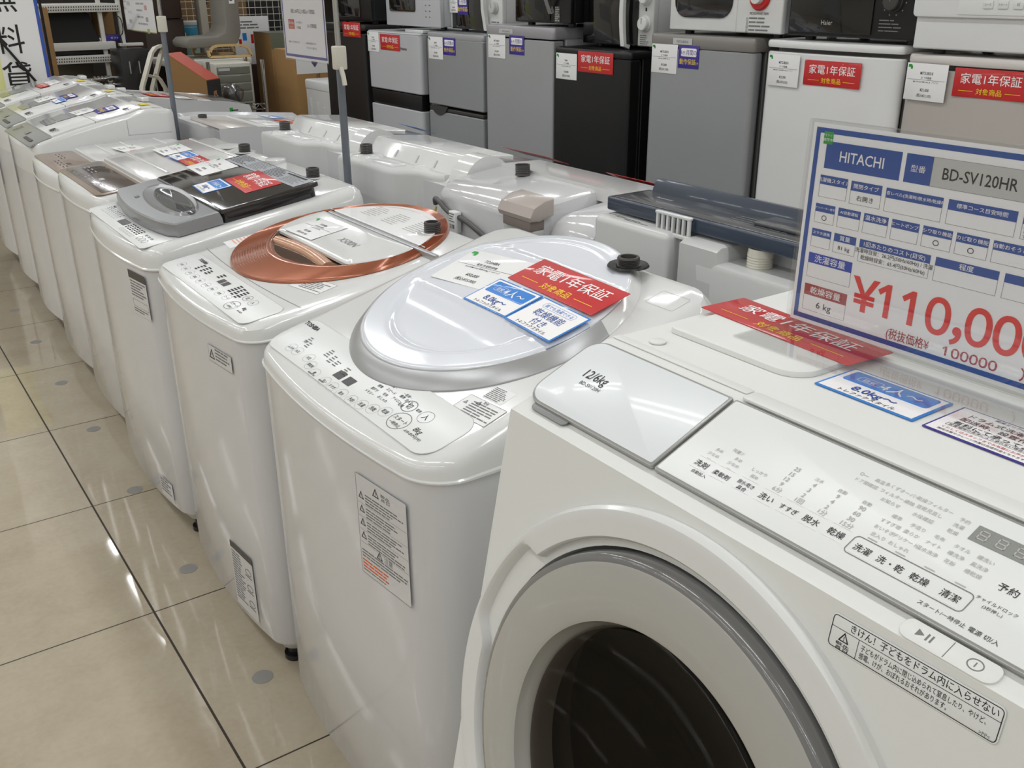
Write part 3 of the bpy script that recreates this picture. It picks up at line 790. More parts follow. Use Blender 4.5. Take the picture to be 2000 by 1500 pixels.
price(onlid(E_, 0.878, 3.705, 6, 0.018), 'white price card on the lid of the taupe panelled washer', 'SHARP', '全自動洗濯機', 'ES-GE5D 2019年製 5.5kg', '¥17,000', '(税込¥18,700)', 0.135, 0.085)
warranty(onlid(E_, 0.882, 3.59, 2, 0.018), 'narrow red warranty sign on the taupe panelled washer', 0.11, 0.03)

# --- washers with a wavy top
WAVE = [(0.0, 0.790), (0.066, 0.812), (0.17, 0.841), (0.285, 0.866), (0.373, 0.882), (0.434, 0.900), (0.483, 0.904), (0.535, 0.898)]
def wave(x):
    for (a, za), (b, zb) in zip(WAVE, WAVE[1:]):
        if x <= b: return za + (zb - za) * max(0, (x - a)) / (b - a)
    return WAVE[-1][1]
FILM = mat('silver grey film', (150, 152, 150), 0.3, metal=0.2, var=0.03)
CLEARG = mat('smoked window', (120, 118, 116), 0.15, coat=0.5, var=0.05)
YSTK = mat('yellow sticker', (222, 200, 60), 0.5, var=0.03)
def wavy(label, fx, yc, w=0.56, dz=0.0):
    root = thing('washing_machine', label, 'washing machine', (fx, yc, dz), group='top loading washing machines for sale')
    d = 0.565
    g = G()
    rings = [[(x, y, z - dz) for x, y in outline(w - 0.006, d - 0.006, 0.024, 0.045, 0.03, e)] for z, e in ((0.09, 0.012), (0.102, 0.0), (0.4, 0), (0.69, 0.0))]
    g.loft(rings, PAINT); g.obj('cabinet', root)
    g = G(); g.loft([[(x, y, z - dz) for x, y in outline(w, d, 0.024, 0.04, 0.03, e)] for z, e in ((0.03, 0.06), (0.05, 0.035), (0.092, 0.016))], GREY); g.obj('base', root)
    for x in (0.08, d - 0.08):
        for sy in (-1, 1):
            g = G(); g.cyl((x, sy * (w / 2 - 0.08), -dz), (x, sy * (w / 2 - 0.08), 0.04 - dz), 0.02, BLACK, 14); g.obj('foot', root)
    g = G(); rings = []
    for t, e in ((0, 0.0), (0.5, 0.0), (0.9, 0.001), (0.985, 0.006), (1.0, 0.012)):
        rings.append([(x, y, 0.69 + (wave(x) - 0.69) * t) for x, y in outline(w, d, 0.024, 0.045, 0.03, e)])
    # the top skin follows the wave, so it is built from strips
    g.loft(rings, WHITE, True, False)
    xs = [0.012 + (d - 0.024) * k / 22 for k in range(23)]
    hw = w / 2 - 0.012
    strip = lambda x0_, x1_, hw_, lift, m, gg, n=10: gg.loft([[(x0_ + (x1_ - x0_) * k / n, sy * hw_, wave(x0_ + (x1_ - x0_) * k / n) + lift) for sy in (-1, 1)] for k in range(n + 1)], m, False, False, closed=False)
    strip(0.012, d - 0.012, hw, 0.0, WHITE, g, 22)
    g.obj('top_cover', root, sharp=50)
    def slab(x0_, x1_, hw_, lift, t, m, name, lab=None, n=10, extra=None):
        g = G()
        R = []
        for k in range(n + 1):
            x = x0_ + (x1_ - x0_) * k / n
            z = wave(x)
            R.append([(x, -hw_, z), (x, -hw_, z + lift + t * 0.6), (x, -hw_ + 0.003, z + lift + t), (x, hw_ - 0.003, z + lift + t), (x, hw_, z + lift + t * 0.6), (x, hw_, z)])
        g.loft(R, m)
        if extra: extra(g)
        return g.obj(name, root, lab, sharp=50)
    def at(x, a): # frame on the wave
        s = (wave(x + 0.01) - wave(x - 0.01)) / 0.02
        return Fr((x, -a, wave(x)), (0, -1, 0), (1, 0, s))
    def panelprint(g):
        f = at(0.05, 0)
        g.lines(f, -0.2, 0.02, 0.05, 6, 0.007, INKG, 0.006); g.rect(f, -0.03, 0.0, 0.05, 0.022, GREY, 0.006); g.rect(f, 0.06, -0.02, 0.14, 0.014, DGREY, 0.006)
    slab(0.012, 0.095, hw - 0.004, 0.001, 0.003, FILM, 'control_panel', 'silver grey control panel', extra=panelprint)
    def frontprint(g):
        f = at(0.125, 0.0); g.rect(f, 0.15, -0.012, 0.03, 0.024, BLACK, 0.012); g.lines(f, 0.185, 0.01, 0.05, 3, 0.009, INKG, 0.012)
    slab(0.098, 0.26, hw - 0.006, 0.003, 0.005, WHITE, 'front_lid', extra=frontprint)
    def win(g):
        for q0, q1, m in ((0.125, 0.165, CLEARG), (0.17, 0.225, FILM), (0.226, 0.245, GREY)):
            R = []
            for k in range(7):
                x = q0 + (q1 - q0) * k / 6
                hh = 0.16 - 0.035 * (1 - k / 6)
                R.append([(x, -hh * 0.2, wave(x) + 0.0095), (x, hh * 0.9, wave(x) + 0.0095)])
            g.loft(R, m, False, False, closed=False)
    g = G(); win(g); g.obj('lid_window', kid(root, 'front_lid'), 'grey arched window in the lid')
    def rearprint(g):
        f = at(0.36, 0); g.rect(f, 0.17, 0.03, 0.02, 0.03, BLACK, 0.012); g.lines(f, 0.19, 0.05, 0.06, 3, 0.009, INKG, 0.012); g.rect(f, -0.09, 0.035, 0.014, 0.05, RED, 0.012) if False else None
    slab(0.263, 0.435, hw - 0.006, 0.003, 0.005, LIDG, 'rear_lid', extra=rearprint)
    def backprint(g):
        f = at(0.48, 0); g.lines(f, -0.2, 0.03, 0.3, 7, 0.009, INKG, 0.004); g.rect(f, 0.12, -0.02, 0.07, 0.035, YSTK, 0.004)
    slab(0.44, 0.525, hw - 0.01, 0.0, 0.002, mat('pale grey film', (206, 205, 202), 0.4, var=0.02), 'rear_panel', extra=backprint)
    g = G(); g.box(0.50, 0.53, -0.05, 0.03, 0.905, 0.922, WHITE, 0.004); g.obj('hose_cover', root)
    g = G()
    for a, b, z in ((0.37, 0.37, 0.80), ): g.box(0.372, 0.374, -w / 2 - 0.0006, -w / 2 + 0.001, 0.81, 0.865, INKL); g.box(0.372, 0.54, -w / 2 - 0.0006, -w / 2 + 0.001, 0.808, 0.8095, INKL)
    g.obj('side_seam', root)
    return root, at
def oncurve(r, at, x, y, ang, h):
    f = at(x - r.location.x, -(y - r.location.y)).sub(0, 0, math.radians(ang), h)
    return Fr(f.o + r.location, f.u, f.v)
W6, at6 = wavy('white washer with a wavy top, nearest of the wavy topped ones', 0.578, 4.262)
price(oncurve(W6, at6, 0.862, 4.30, 3, 0.010), 'white price card on the nearer wavy topped washer', 'Panasonic', '全自動洗濯機', 'NA-FA80H 2019年製', '¥26,000', '(税込¥28,600)', 0.135, 0.078)
months(oncurve(W6, at6, 0.931, 4.19, -4, 0.011), 'violet warranty card with white centre on the nearer wavy topped washer', 0.12, 0.085)
W7, at7 = wavy('white washer with a wavy top, just behind the nearer wavy one', 0.598, 4.885)
price(oncurve(W7, at7, 0.845, 4.98, 0, 0.010), 'white price card on the farther wavy topped washer', 'Panasonic', '全自動洗濯機', 'NA-FA70H 2018年製', '¥24,000', '(税込¥26,400)', 0.13, 0.08)
months(oncurve(W7, at7, 0.925, 4.855, -2, 0.011), 'violet warranty card on the farther wavy topped washer', 0.15, 0.06)
people(oncurve(W7, at7, 0.872, 4.80, -2, 0.011), 'light blue capacity card on the farther wavy topped washer', 0.13, 0.05)
W8, at8 = wavy('white washer farthest along the aisle, below the tall vertical banner', 0.61, 5.50)
warranty(oncurve(W8, at8, 0.93, 5.48, 0, 0.012), 'dark red sign on the washer farthest along the aisle', 0.17, 0.05)
price(oncurve(W8, at8, 0.985, 5.52, 0, 0.010), 'white price card on the washer farthest along the aisle', 'HITACHI', '全自動洗濯機', 'BW-V80 2018年製', '¥25,000', '(税込¥27,500)', 0.17, 0.06)
# ------------------------------------------------------------------ the drum washer in front
H = thing('drum_washer', 'matte white front loading drum washer with a big round door, nearest the camera', 'washing machine', (0.505, 0.436, 0))
SL = 0.195
sx_ = lambda z: -SL * (0.95 - z)
DF = Fr((0, 0, 0.95), (0, -1, 0), (SL, 0, 1))       # sloping front
HW = 0.302
cut_z = 0.27
bb = (cut_z - 0.95) * math.sqrt(1 + SL * SL)
# cabinet: everything but the sloping front face
g = G()
prof = [(0.022, 0.956), (0.118, 0.9955), (0.130, 0.9995), (0.56, 1.0), (0.60, 0.995), (0.615, 0.975), (0.615, 0.03), (sx_(cut_z) + 0.04, 0.03), (sx_(cut_z), 0.06), (sx_(cut_z), cut_z)]
prof_in = inset(list(reversed(prof)), 0.010)[::-1]
ends = []
def ringy(y, pr): return [(x, y, z) for x, z in pr]
fullp = prof + [(0.0, 0.95)] 
def capped(e):
    q = inset(list(reversed(fullp)), e)[::-1]
    return q
st = [(-HW, capped(0.012)), (-HW + 0.0035, capped(0.0035)), (-HW + 0.012, fullp), (HW - 0.012, fullp), (HW - 0.0035, capped(0.0035)), (HW, capped(0.012))]
n = len(fullp)
vs = []; fs = []
for y, pr in st: vs += ringy(y, pr)
for i in range(len(st) - 1):
    for j in range(n):
        if j == n - 2 and i == 2: continue      # the front opening
        k = (j + 1) % n
        fs.append((i * n + j, i * n + k, (i + 1) * n + k, (i + 1) * n + j))
fs.append(tuple(range(n))); fs.append(tuple((len(st) - 1) * n + j for j in reversed(range(n))))
g.add(vs, fs, MATTE)
bmesh.ops.recalc_face_normals(g.bm, faces=g.bm.faces[:])
# front skin round the door hole
DC = (-0.021, -0.284)
hw = HW - 0.012
angs = sorted([2 * PI * k / 96 for k in range(96)] + [math.atan2(y - DC[1], x) % (2 * PI) for x in (-hw, hw) for y in (0.0, bb)])
def edgept(t):
    dx, dy = math.cos(t), math.sin(t)
    q = 9
    if dx > 1e-9: q = min(q, hw / dx)
    if dx < -1e-9: q = min(q, -hw / dx)
    if dy > 1e-9: q = min(q, (0 - DC[1]) / dy)
    if dy < -1e-9: q = min(q, (bb - DC[1]) / dy)
    return dx * q, DC[1] + dy * q
R0 = [DF.p(*edgept(t)) for t in angs]
R1 = [DF.p(DC[0] + 0.236 * math.cos(t), DC[1] + 0.236 * math.sin(t)) for t in angs]
R2 = [DF.p(DC[0] + 0.233 * math.cos(t), DC[1] + 0.233 * math.sin(t), -0.03) for t in angs]
g.loft([R0, R1, R2], MATTE, False, False)
g.obj('cabinet', H, weld=1e-5)
# raised surround with the hand notch
g = G(); NA = 180
rows = []
def notch(t):
    d = math.degrees(t)
    return sm((d - 138) / 3.0) * sm((174 - d) / 7)
for key in range(9):
    row = []
    for k in range(NA):
        t = 2 * PI * k / NA
        nt_ = notch(t)
        rin = 0.244 + 0.0195 * nt_
        q, h = [(0.2745, -0.002), (0.2735, 0.0065), (0.2705, 0.0105), (0.2685, 0.011), (max(rin + 0.0035, 0.262 + 0.005 * nt_), 0.0108), (rin + 0.0022, 0.0098), (rin, 0.0075), (rin - 0.004 - 0.003 * nt_, -0.006), (0.231, -0.022)][key]
        a, b = q * math.cos(t), q * math.sin(t)
        row.append(DF.p(DC[0] + a, DC[1] + b, h))
    rows.append(row)
g.loft(rows, WHITE, False, False)
g.obj('door_surround', H, 'raised round surround with a hand notch', sharp=28)
DOORG = mat('warm grey door trim', (172, 171, 166), 0.22, coat=0.5, var=0.02)
door = G()
door.lathe([(0.2315, -0.025), (0.2325, 0.004), (0.2305, 0.010), (0.2265, 0.0125), (0.2235, 0.0128)], DF, DC[0], DC[1], mat('clear grey door rim', (120, 120, 120), 0.1, coat=0.7, var=0.02), 120)
door.lathe([(0.2238, 0.0127), (0.221, 0.0138), (0.195, 0.0150), (0.174, 0.0140), (0.170, 0.012), (0.167, 0.003), (0.160, -0.010), (0.160, -0.03)], DF, DC[0], DC[1], DOORG, 120)
dr = door.obj('door', H, 'round door with a grey rim')
g = G(); g.lathe([(0.161, -0.002), (0.145, -0.010), (0.11, -0.020), (0.07, -0.027), (0.03, -0.030), (0.0, -0.0302)], DF, DC[0], DC[1], glassy('smoked door glass', (0.42, 0.39, 0.36), -0.08, 0.02, 0.25), 96); g.obj('door_glass', dr, 'smoked porthole glass')
g = G()
g.lathe([(0.233, -0.031), (0.225, -0.034), (0.235, -0.07), (0.235, -0.36), (0.22, -0.38), (0.0, -0.38)], DF, DC[0], DC[1], mat('drum steel', (96, 90, 84), 0.7, metal=0.2, var=0.1, bump=0.3, bscale=60), 96)
for k in range(3):
    t = 2 * PI * k / 3 + 0.6
    p = [DF.p(DC[0] + 0.222 * math.cos(t), DC[1] + 0.222 * math.sin(t), -0.08 - 0.04 * j) for j in range(7)]
    g.tube(p, 0.026, GREY, 10)
g.lathe([(0.230, -0.045), (0.200, -0.05), (0.185, -0.075), (0.225, -0.09)], DF, DC[0], DC[1], mat('rubber gasket', (92, 88, 84), 0.5, var=0.05), 96)
g.obj('drum', H, 'steel drum seen through the glass', sharp=50)
# --- top: lids, panel
HP = Fr((0.017, 0, 0.9575), (0, -1, 0), (1, 0, 0.405))
def rrq(w, h, rs, n=6):
    """rounded rectangle with a radius per corner (tr, tl, bl, br)"""
    pts = []
    for i, (sx, sy) in enumerate(((1, 1), (-1, 1), (-1, -1), (1, -1))):
        r = max(rs[i], 1e-4)
        for k in range(n + 1):
            t = PI / 2 * (i + k / n)
            pts.append((sx * (w / 2 - r) + r * math.cos(t), sy * (h / 2 - r) + r * math.sin(t)))
    return pts
def slabq(g, F, a, b, w, h, rs, t, m, bev=0.0012, c=0.0):
    R = []
    for e, hh in ((0, 0), (0, t - bev), (bev * 0.3, t - bev * 0.3), (bev, t)):
        R.append([F.p(a + x, b + y, c + hh) for x, y in rrq(w - 2 * e, h - 2 * e, [q - e for q in rs])])
    g.loft(R, m)
EDGE = mat('silver grey panel edge', (158, 158, 156), 0.3, metal=0.3, var=0.02)
FILMW = mat('cool white lid film', (223, 227, 229), 0.3, coat=0.15, var=0.008)
g = G()
slabq(g, HP, -0.1995, 0.0535, 0.195, 0.107, (0.003, 0.022, 0.028, 0.003), 0.0035, EDGE)
slabq(g, HP, -0.1995, 0.0535, 0.189, 0.101, (0.002, 0.019, 0.025, 0.002), 0.0012, FILMW, 0.0005, c=0.0031)
g.text(HP, -0.243, 0.0535, 0.017, '12/6kg', INK, 'C', 0.0, 0.0048, sx=0.8)
g.text(HP, -0.239, 0.0435, 0.0068, 'BD-SV120H', INK, 'C', 0.0, 0.0048, sx=0.9)
g.obj('detergent_lid', H, 'pale blue grey lid of the detergent box')
g = G()
slabq(g, HP, -0.248, -0.002, 0.056, 0.010, (0.004, 0.004, 0.006, 0.006), 0.0012, GREY, 0.0006)  # flat plate; its grey stands in for shade inside the finger notch
g.obj('finger_notch_shade', H, 'grey plate painted as the shaded finger notch below the detergent lid')
g = G()
slabq(g, HP, 0.097, 0.0535, 0.394, 0.107, (0.012, 0.003, 0.003, 0.012), 0.0030, EDGE)
slabq(g, HP, 0.097, 0.0535, 0.389, 0.102, (0.010, 0.002, 0.002, 0.010), 0.0010, OFFW, 0.0005, c=0.0027)
c = 0.0041
btn = [(-0.066, 0.0255, '洗剤'), (-0.043, 0.0255, '柔軟剤'), (-0.0185, 0.0260, ''), (0.005, 0.0258, '洗い'), (0.0275, 0.0262, 'すすぎ'), (0.0490, 0.0262, '脱水'), (0.0715, 0.0265, '乾燥')]
for a, b, s_ in btn:
    g.rect(HP, a - 0.009, b + 0.0085, 0.018, 0.0005, WINK, c); g.rect(HP, a - 0.009, b - 0.0055, 0.018, 0.0005, WINK, c)
    if s_: g.text(HP, a, b - 0.002, 0.0074 if len(s_) < 3 else 0.0060, s_, INK, 'C', 0.008, c)
g.text(HP, -0.0185, 0.0272, 0.0048, '脱水/乾き', INK, 'C', 0.01, c, sx=0.85); g.text(HP, -0.0185, 0.0215, 0.0048, '具合', INK, 'C', 0.01, c)
g.text(HP, -0.060, 0.0150, 0.0042, '自動投入', INK, 'C', 0.0, c)
g.frame(HP, 0.0845, 0.0165, 0.0935, 0.0185, 0.0007, INKG, c, 0.004)
for a, s_ in ((0.0960, '洗濯'), (0.1190, '洗・乾'), (0.1420, '乾燥'), (0.1650, '清潔')):
    g.text(HP, a, 0.0225, 0.0072, s_, INK, 'C', 0.008, c); g.rect(HP, a - 0.009, 0.0185, 0.018, 0.0004, WINK, c)
    g.rect(HP, a - 0.004, 0.0365, 0.008, 0.0009, INKL, c)
GRID = [(-0.0645, 0.0476, '多め'), (-0.0655, 0.041, '少なめ'), (-0.0655, 0.0355, '―'), (-0.049, 0.055, '残量少'), (-0.043, 0.0476, '多め'), (-0.043, 0.041, '少なめ'), (-0.043, 0.0355, '―'), (-0.0185, 0.046, 'しっかり'), (-0.0185, 0.0395, '弱め'),
        (0.0517, 0.0885, '○―'), (0.0654, 0.0887, '高温'), (0.0845, 0.0894, '糸くずオーバー'), (0.1113, 0.0897, '乾燥フィルター'), (0.0584, 0.0817, 'ドア閉確認'), (0.0852, 0.0819, 'フィルター掃除'), (0.1115, 0.0827, '直乾見直し'), (0.0845, 0.0746, 'お知らせ'), (0.1116, 0.0746, '水栓確認'),
        (0.1361, 0.088, '予約'), (0.1355, 0.0813, '洗濯'), (0.1353, 0.0745, '乾燥')]
for q, col in enumerate((('標準', 'すすぎ増', 'おいそぎ', '念入り'), ('手造り', '柔らか', 'デリケート', 'おしゃれ'), ('毛布', 'ナイト', '温水洗浄'), ('タオル', '槽洗浄', '花粉'), ('槽洗い', '風洗浄', '槽乾燥'))):
    for k, s_ in enumerate(col): GRID.append((0.0970 + 0.0173 * q, 0.0648 - 0.0075 * k - (0.0 if q < 3 else 0), s_))
for q, col in enumerate((('25', '15', '12', '9', '6分'), ('注水', '4', '3', '2', '1回'), ('自動', '9', '4', '2', '1分'), ('自動', '90', '60', '30', '15分'))):
    for k, s_ in enumerate(col): GRID.append((0.005 + 0.0222 * q + (0.001 if k == 4 else 0), 0.0646 - 0.0066 * k, s_))
for a, b, s_ in GRID:
    g.text(HP, a, b - 0.002, 0.0042 if not s_[0].isdigit() else 0.0060, s_, INKL, 'C', 0.012, c)
LCD = mat('grey display window', (134, 136, 132), 0.5, var=0.03)
g.rect(HP, 0.1461, 0.0745, 0.044, 0.0150, LCD, c)
for k in range(3):
    x = 0.1500 + k * 0.0135
    for (dx, dy, w_, h_) in ((0, 0, 0.007, 0.001), (0, 0.004, 0.007, 0.001), (0, 0.008, 0.007, 0.001), (0, 0, 0.001, 0.009), (0.006, 0, 0.001, 0.009)):
        g.rect(HP, x + dx, 0.0775 + dy, w_, h_, INKL, c + 0.0002)
for a, b, s_ in ((0.1905, 0.0475, '予約'), ): g.text(HP, a, b, 0.0075, s_, INK, 'C', 0.005, c)
g.text(HP, 0.192, 0.0335, 0.0036, 'チャイルドロック', INK, 'C', 0.0, c); g.text(HP, 0.192, 0.0285, 0.0034, '(3秒押し)', INK, 'C', 0.0, c)
g.text(HP, 0.1690, 0.0080, 0.0042, 'スタート/一時停止', INK, 'C', 0.0, c); g.text(HP, 0.1985, 0.0080, 0.0046, '電源 切/入', INK, 'C', 0.01, c)
g.obj('control_panel', H, 'white control panel with printed buttons')
HS = Fr((0.0085, 0, 0.9525), (0, -1, 0), (1, 0, 0.36))
g = G(); slabq(g, HS, 0.187, 0.0, 0.068, 0.017, (0.006, 0.006, 0.008, 0.008), 0.0022, MATTE, 0.0006)
g.rect(HS, 0.1865, -0.0075, 0.0006, 0.015, INKG, 0.0023)
g.poly(HS, [(0.164, -0.003), (0.1695, 0.0), (0.164, 0.003)], INKG, 0.0024)
for a in (0.171, 0.174): g.rect(HS, a, -0.003, 0.0013, 0.006, INKG, 0.0024)
g.ann(HS, 0.205, 0, 0.0055, 0.0046, 0.0008, INKG, 0.0024); g.rect(HS, 0.2046, -0.002, 0.0008, 0.004, INKG, 0.0024)
g.obj('start_button', H, 'wide start and power button')
HT = Fr((0, 0, 1.0), (0, -1, 0), (1, 0, 0))
g = G(); slabq(g, HT, -0.197, 0.137, 0.19, 0.012, (0.003, 0.003, 0.003, 0.003), 0.001, MATTE, 0.0006); slabq(g, HT, 0.096, 0.130, 0.39, 0.022, (0.006, 0.006, 0.006, 0.006), 0.0025, MATTE, 0.002); g.obj('top_trim', H)
g = G(); slabq(g, HT, -0.182, 0.375, 0.178, 0.365, (0.02, 0.02, 0.010, 0.030), 0.006, MATTE, 0.002); g.obj('filter_lid', H, 'raised filter cover on the top')
g = G(); g.lathe([(0.009, 0), (0.009, 0.0014), (0.008, 0.002), (0, 0.002)], HT, -0.252, 0.160, MATTE, 24); g.obj('screw_cap', H)
# danger notice on the front
Fw = DF.sub(0.1685, -0.0165, math.radians(0.3), 0.0006)
g = G(); w_, h_ = 0.126, 0.0262
Fw = Fr(DF.p(0.171, -0.0200, 0.0005), DF.u, DF.v).sub(0, 0, math.radians(1.2))
g.plate(Fw, 0, 0, w_, h_, 0.0004, OFFW, 0.004, 0.0002)
c = 0.0006
g.frame(Fw, -w_ / 2 + 0.001, -h_ / 2 + 0.001, w_ - 0.002, h_ - 0.002, 0.0006, INK, c, 0.003)
g.rect(Fw, -w_ / 2 + 0.001, 0.0028, w_ - 0.002, 0.0004, INK, c); g.rect(Fw, -0.0395, -h_ / 2 + 0.001, 0.0004, 0.0150, INK, c)
g.text(Fw, 0.006, 0.0052, 0.0068, 'きけん！子どもをドラム内に入らせない', INK, 'C', 0.008, c, sx=0.88)
triangle(g, Fw, -0.0505, -0.0015, 0.0075, c); g.text(Fw, -0.0505, -0.0110, 0.0058, '警告', INK, 'C', 0.01, c)
g.text(Fw, -0.037, -0.0035, 0.0051, '子どもがドラム内に閉じ込められて窒息したり、やけど、', INK, 'L', 0.003, c, sx=0.70)
g.text(Fw, -0.037, -0.0092, 0.0051, '感電、けが、おぼれるおそれがあります。', INK, 'L', 0.003, c, sx=0.70)
g.text(Fw, 0.058, -0.0112, 0.0035, '>PP<', INKG, 'R', 0.0, c)
g.obj('warning_sticker', H, 'framed danger notice beside the door')
# --- cards and the stand-up sign on its top
def ontop(x, y, z, ang=0): return Fr((x, y, z), (0, -1, 0), (1, 0, 0)).sub(0, 0, math.radians(ang))
warranty(ontop(0.796, 0.622, 1.0065, -4), 'red warranty sign lying flat on the drum washer, partly under the clear stand', 0.212, 0.066)
people(ontop(0.737, 0.466, 1.0006, 0), 'blue four person card on the drum washer in front of the clear stand', 0.104, 0.062)
g = G(); Fn = ontop(0.737, 0.342, 1.0006, 0)
g.plate(Fn, 0, 0, 0.125, 0.064, 0.0007, PURP, 0.001, 0.0002); c = 0.0009
g.rect(Fn, -0.0605, -0.030, 0.121, 0.060, WINK, c); c += 0.0003
for k, s_ in enumerate(('ドラム式洗濯機の', '配送時、設置作業は', '有料にて承っております')): g.text(Fn, -0.05, 0.0135 - k * 0.0105, 0.0085, s_, INK, 'L', 0.015, c)
g.text(Fn, -0.03, 0.0245, 0.0045, '関東エリアの配送について', INK, 'L', 0.01, c)
g.frame(Fn, -0.052, -0.0145, 0.104, 0.0065, 0.0004, INK, c); g.text(Fn, -0.05, -0.013, 0.0045, '設置場所の条件により承れない場合があります', INK, 'L', 0.005, c, sx=0.9)
g.text(Fn, -0.052, -0.021, 0.0045, 'くわしくはスタッフまでお気軽にお声がけ下さい', RED, 'L', 0.005, c, sx=0.9); g.text(Fn, -0.052, -0.027, 0.004, '階段作業やクレーン作業は別途料金となります', INK, 'L', 0.005, c, sx=0.9)
g.obj('notice_card', None, 'violet edged delivery notice on the drum washer, right of the blue card', 'sign')

ACR = glassy('clear acrylic', (0.97, 0.97, 0.97), 0.12, 0.02)
SG = thing('price_stand', 'clear acrylic stand holding a large blue bordered price sheet on the drum washer', 'sign', (0.812, 0.468, 1.0056))
TI = 0.0
SF = Fr((0, 0, 0.003), (0, -1, 0), (0.02, 0, 1))
W_, H_ = 0.346, 0.214
def sheet(g, F, a, b, w, h, t, m): 
    g.loft([[F.p(x, y, z) for x, y in ((a, b), (a + w, b), (a + w, b + h), (a, b + h))] for z in (-t / 2, t / 2)], m)
g = G(); sheet(g, SF.sub(0, 0, 0, 0.0022), -W_ / 2, 0, W_, H_, 0.0018, ACR); g.obj('front_pane', SG, 'clear front pane')
g = G(); sheet(g, SF.sub(0, 0, 0, -0.0022), -W_ / 2, 0, W_, H_, 0.0018, ACR); g.obj('rear_pane', SG, 'clear rear pane')
g = G(); g.box(-0.085, 0.012, -W_ / 2, W_ / 2, 0.0014, 0.003, ACR); g.obj('stand_base', SG, 'clear base plate')
g = G(); F = SF
PAPER = mat('price sheet paper', (242, 242, 244), 0.55, var=0.006)
sw, sh = 0.338, 0.2065
sheet(g, F, -sw / 2, 0.004, sw, sh, 0.0004, PAPER)
Q = Fr(F.p(-sw / 2, 0.004 + sh, 0.0003), F.u, F.v)     # origin at the sheet's top left, b downwards negative
def bx(x, y, w, h, m, c=0.0001): g.rect(Q, x, -y - h, w, h, m, c)
g.frame(Q, 0.004, -sh + 0.004, sw - 0.008, sh - 0.008, 0.0052, BLUE, 0.0001)
Q.u = Q.u * 1.17          # the printed columns are set wide
c1 = 0.00025
def cell(x, y, w, h, head, hs, body='', bs=0.006, m=BLUE, hh=0.42, bm=INK):
    g.frame(Q, x, -y - h, w, h, 0.0003, INKG, 0.0001)
    bx(x, y, w, h * hh, m, 0.00015)
    g.text(Q, x + w / 2, -y - h * hh / 2 - hs * 0.36, hs, head, WINK, 'C', 0.006, c1)
    if body: g.text(Q, x + w / 2, -y - h * (hh + (1 - hh) / 2) - bs * 0.36, bs, body, bm, 'C', 0.0, c1)
bx(0.0155, 0.0165, 0.0735, 0.0265, BLUE); g.text(Q, 0.052, -0.0345, 0.0145, 'HITACHI', WINK, 'C', 0.008, c1, sx=0.78)
bx(0.093, 0.0165, 0.0235, 0.0265, BLUE); g.text(Q, 0.1047, -0.032, 0.0068, '型番', WINK, 'C', 0.0, c1)
g.rect(Q, 0.1165, -0.043, 0.079, 0.0265, PALEGREY, 0.0001); g.frame(Q, 0.1165, -0.043, 0.079, 0.0265, 0.0003, INKG, 0.00015)
g.text(Q, 0.156, -0.035, 0.0148, 'BD-SV120HR', INK, 'C', 0.008, c1, sx=0.74)
g.frame(Q, 0.201, -0.043, 0.079, 0.0265, 0.0003, INKG, 0.0001)
g.plate(Q, 0.0165, -0.0135, 0.0095, 0.012, 0.0002, GREEN, 0.0004, 0.0001); g.text(Q, 0.0165, -0.0118, 0.0026, 'ジモティー', WINK, 'C', 0.0, 0.0004); g.text(Q, 0.0165, -0.0165, 0.0034, '掲載中', WINK, 'C', 0.01, 0.0004)
cell(0.0135, 0.050, 0.0285, 0.022, '洗濯機スタイル', 0.0048)
cell(0.0455, 0.0505, 0.0300, 0.0225, '開閉タイプ', 0.0050, '右開き', 0.0058)
cell(0.0795, 0.051, 0.0510, 0.0225, '騒音レベル(洗濯時/脱水時/乾燥時)', 0.0038)
cell(0.1350, 0.051, 0.0550, 0.0225, '標準コース目安時間', 0.0046)
cell(0.1945, 0.051, 0.0855, 0.0225, '外形寸法', 0.0048)
for k, s_ in enumerate(('630(600)×1065×716mm', 'ホース取付部を含みま', 'す。本体幅は600mm')): g.text(Q, 0.196, -0.0645 - k * 0.0039, 0.0036, s_, INK, 'L', 0.0, c1)
x = 0.0125
for hd, w, bd in (('インバーター搭載', 0.0205, '○'), ('AI自動運転', 0.0225, ''), ('温水洗浄', 0.0235, ''), ('ヒートポンプ', 0.025, ''), ('シワ取り機能', 0.0255, '○'), ('カビ取り機能', 0.0265, '○'), ('自動おそうじ', 0.027, ''), ('洗剤自動投入', 0.027, '○'), ('乾燥方式', 0.027, '')):
    cell(x, 0.079, w, 0.0195, hd, min(0.0052, w / len(hd) * 1.0), bd, 0.007); x += w + 0.0034
cell(0.0120, 0.105, 0.0205, 0.019, 'スマホ連携', 0.0037)
cell(0.0358, 0.105, 0.0225, 0.0195, '質量', 0.0055, '81 kg', 0.0056)
cell(0.0620, 0.105, 0.0665, 0.0225, '1回あたりのコスト(目安)', 0.0053, hh=0.36)
g.text(Q, 0.0952, -0.1180, 0.0051, '洗濯時目安：26.2円(50Hz/60Hz) / 洗濯', INK, 'C', 0.0, c1, sx=0.86); g.text(Q, 0.0952, -0.1245, 0.0051, '乾燥時目安：65.4円(50Hz/60Hz)', INK, 'C', 0.0, c1, sx=0.86)
cell(0.1330, 0.105, 0.0525, 0.0225, '程度', 0.0062, hh=0.36)
cell(0.1900, 0.105, 0.090, 0.0225, '備考', 0.0062, hh=0.36)
cell(0.0120, 0.1305, 0.0460, 0.0260, '洗濯容量', 0.0083, m=mat('bright blue heading', (38, 68, 176), 0.5, var=0.02))
cell(0.0120, 0.1640, 0.0455, 0.0285, '乾燥容量', 0.0083, '6 kg', 0.0098, m=mat('dull red heading', (164, 48, 54), 0.5, var=0.02))
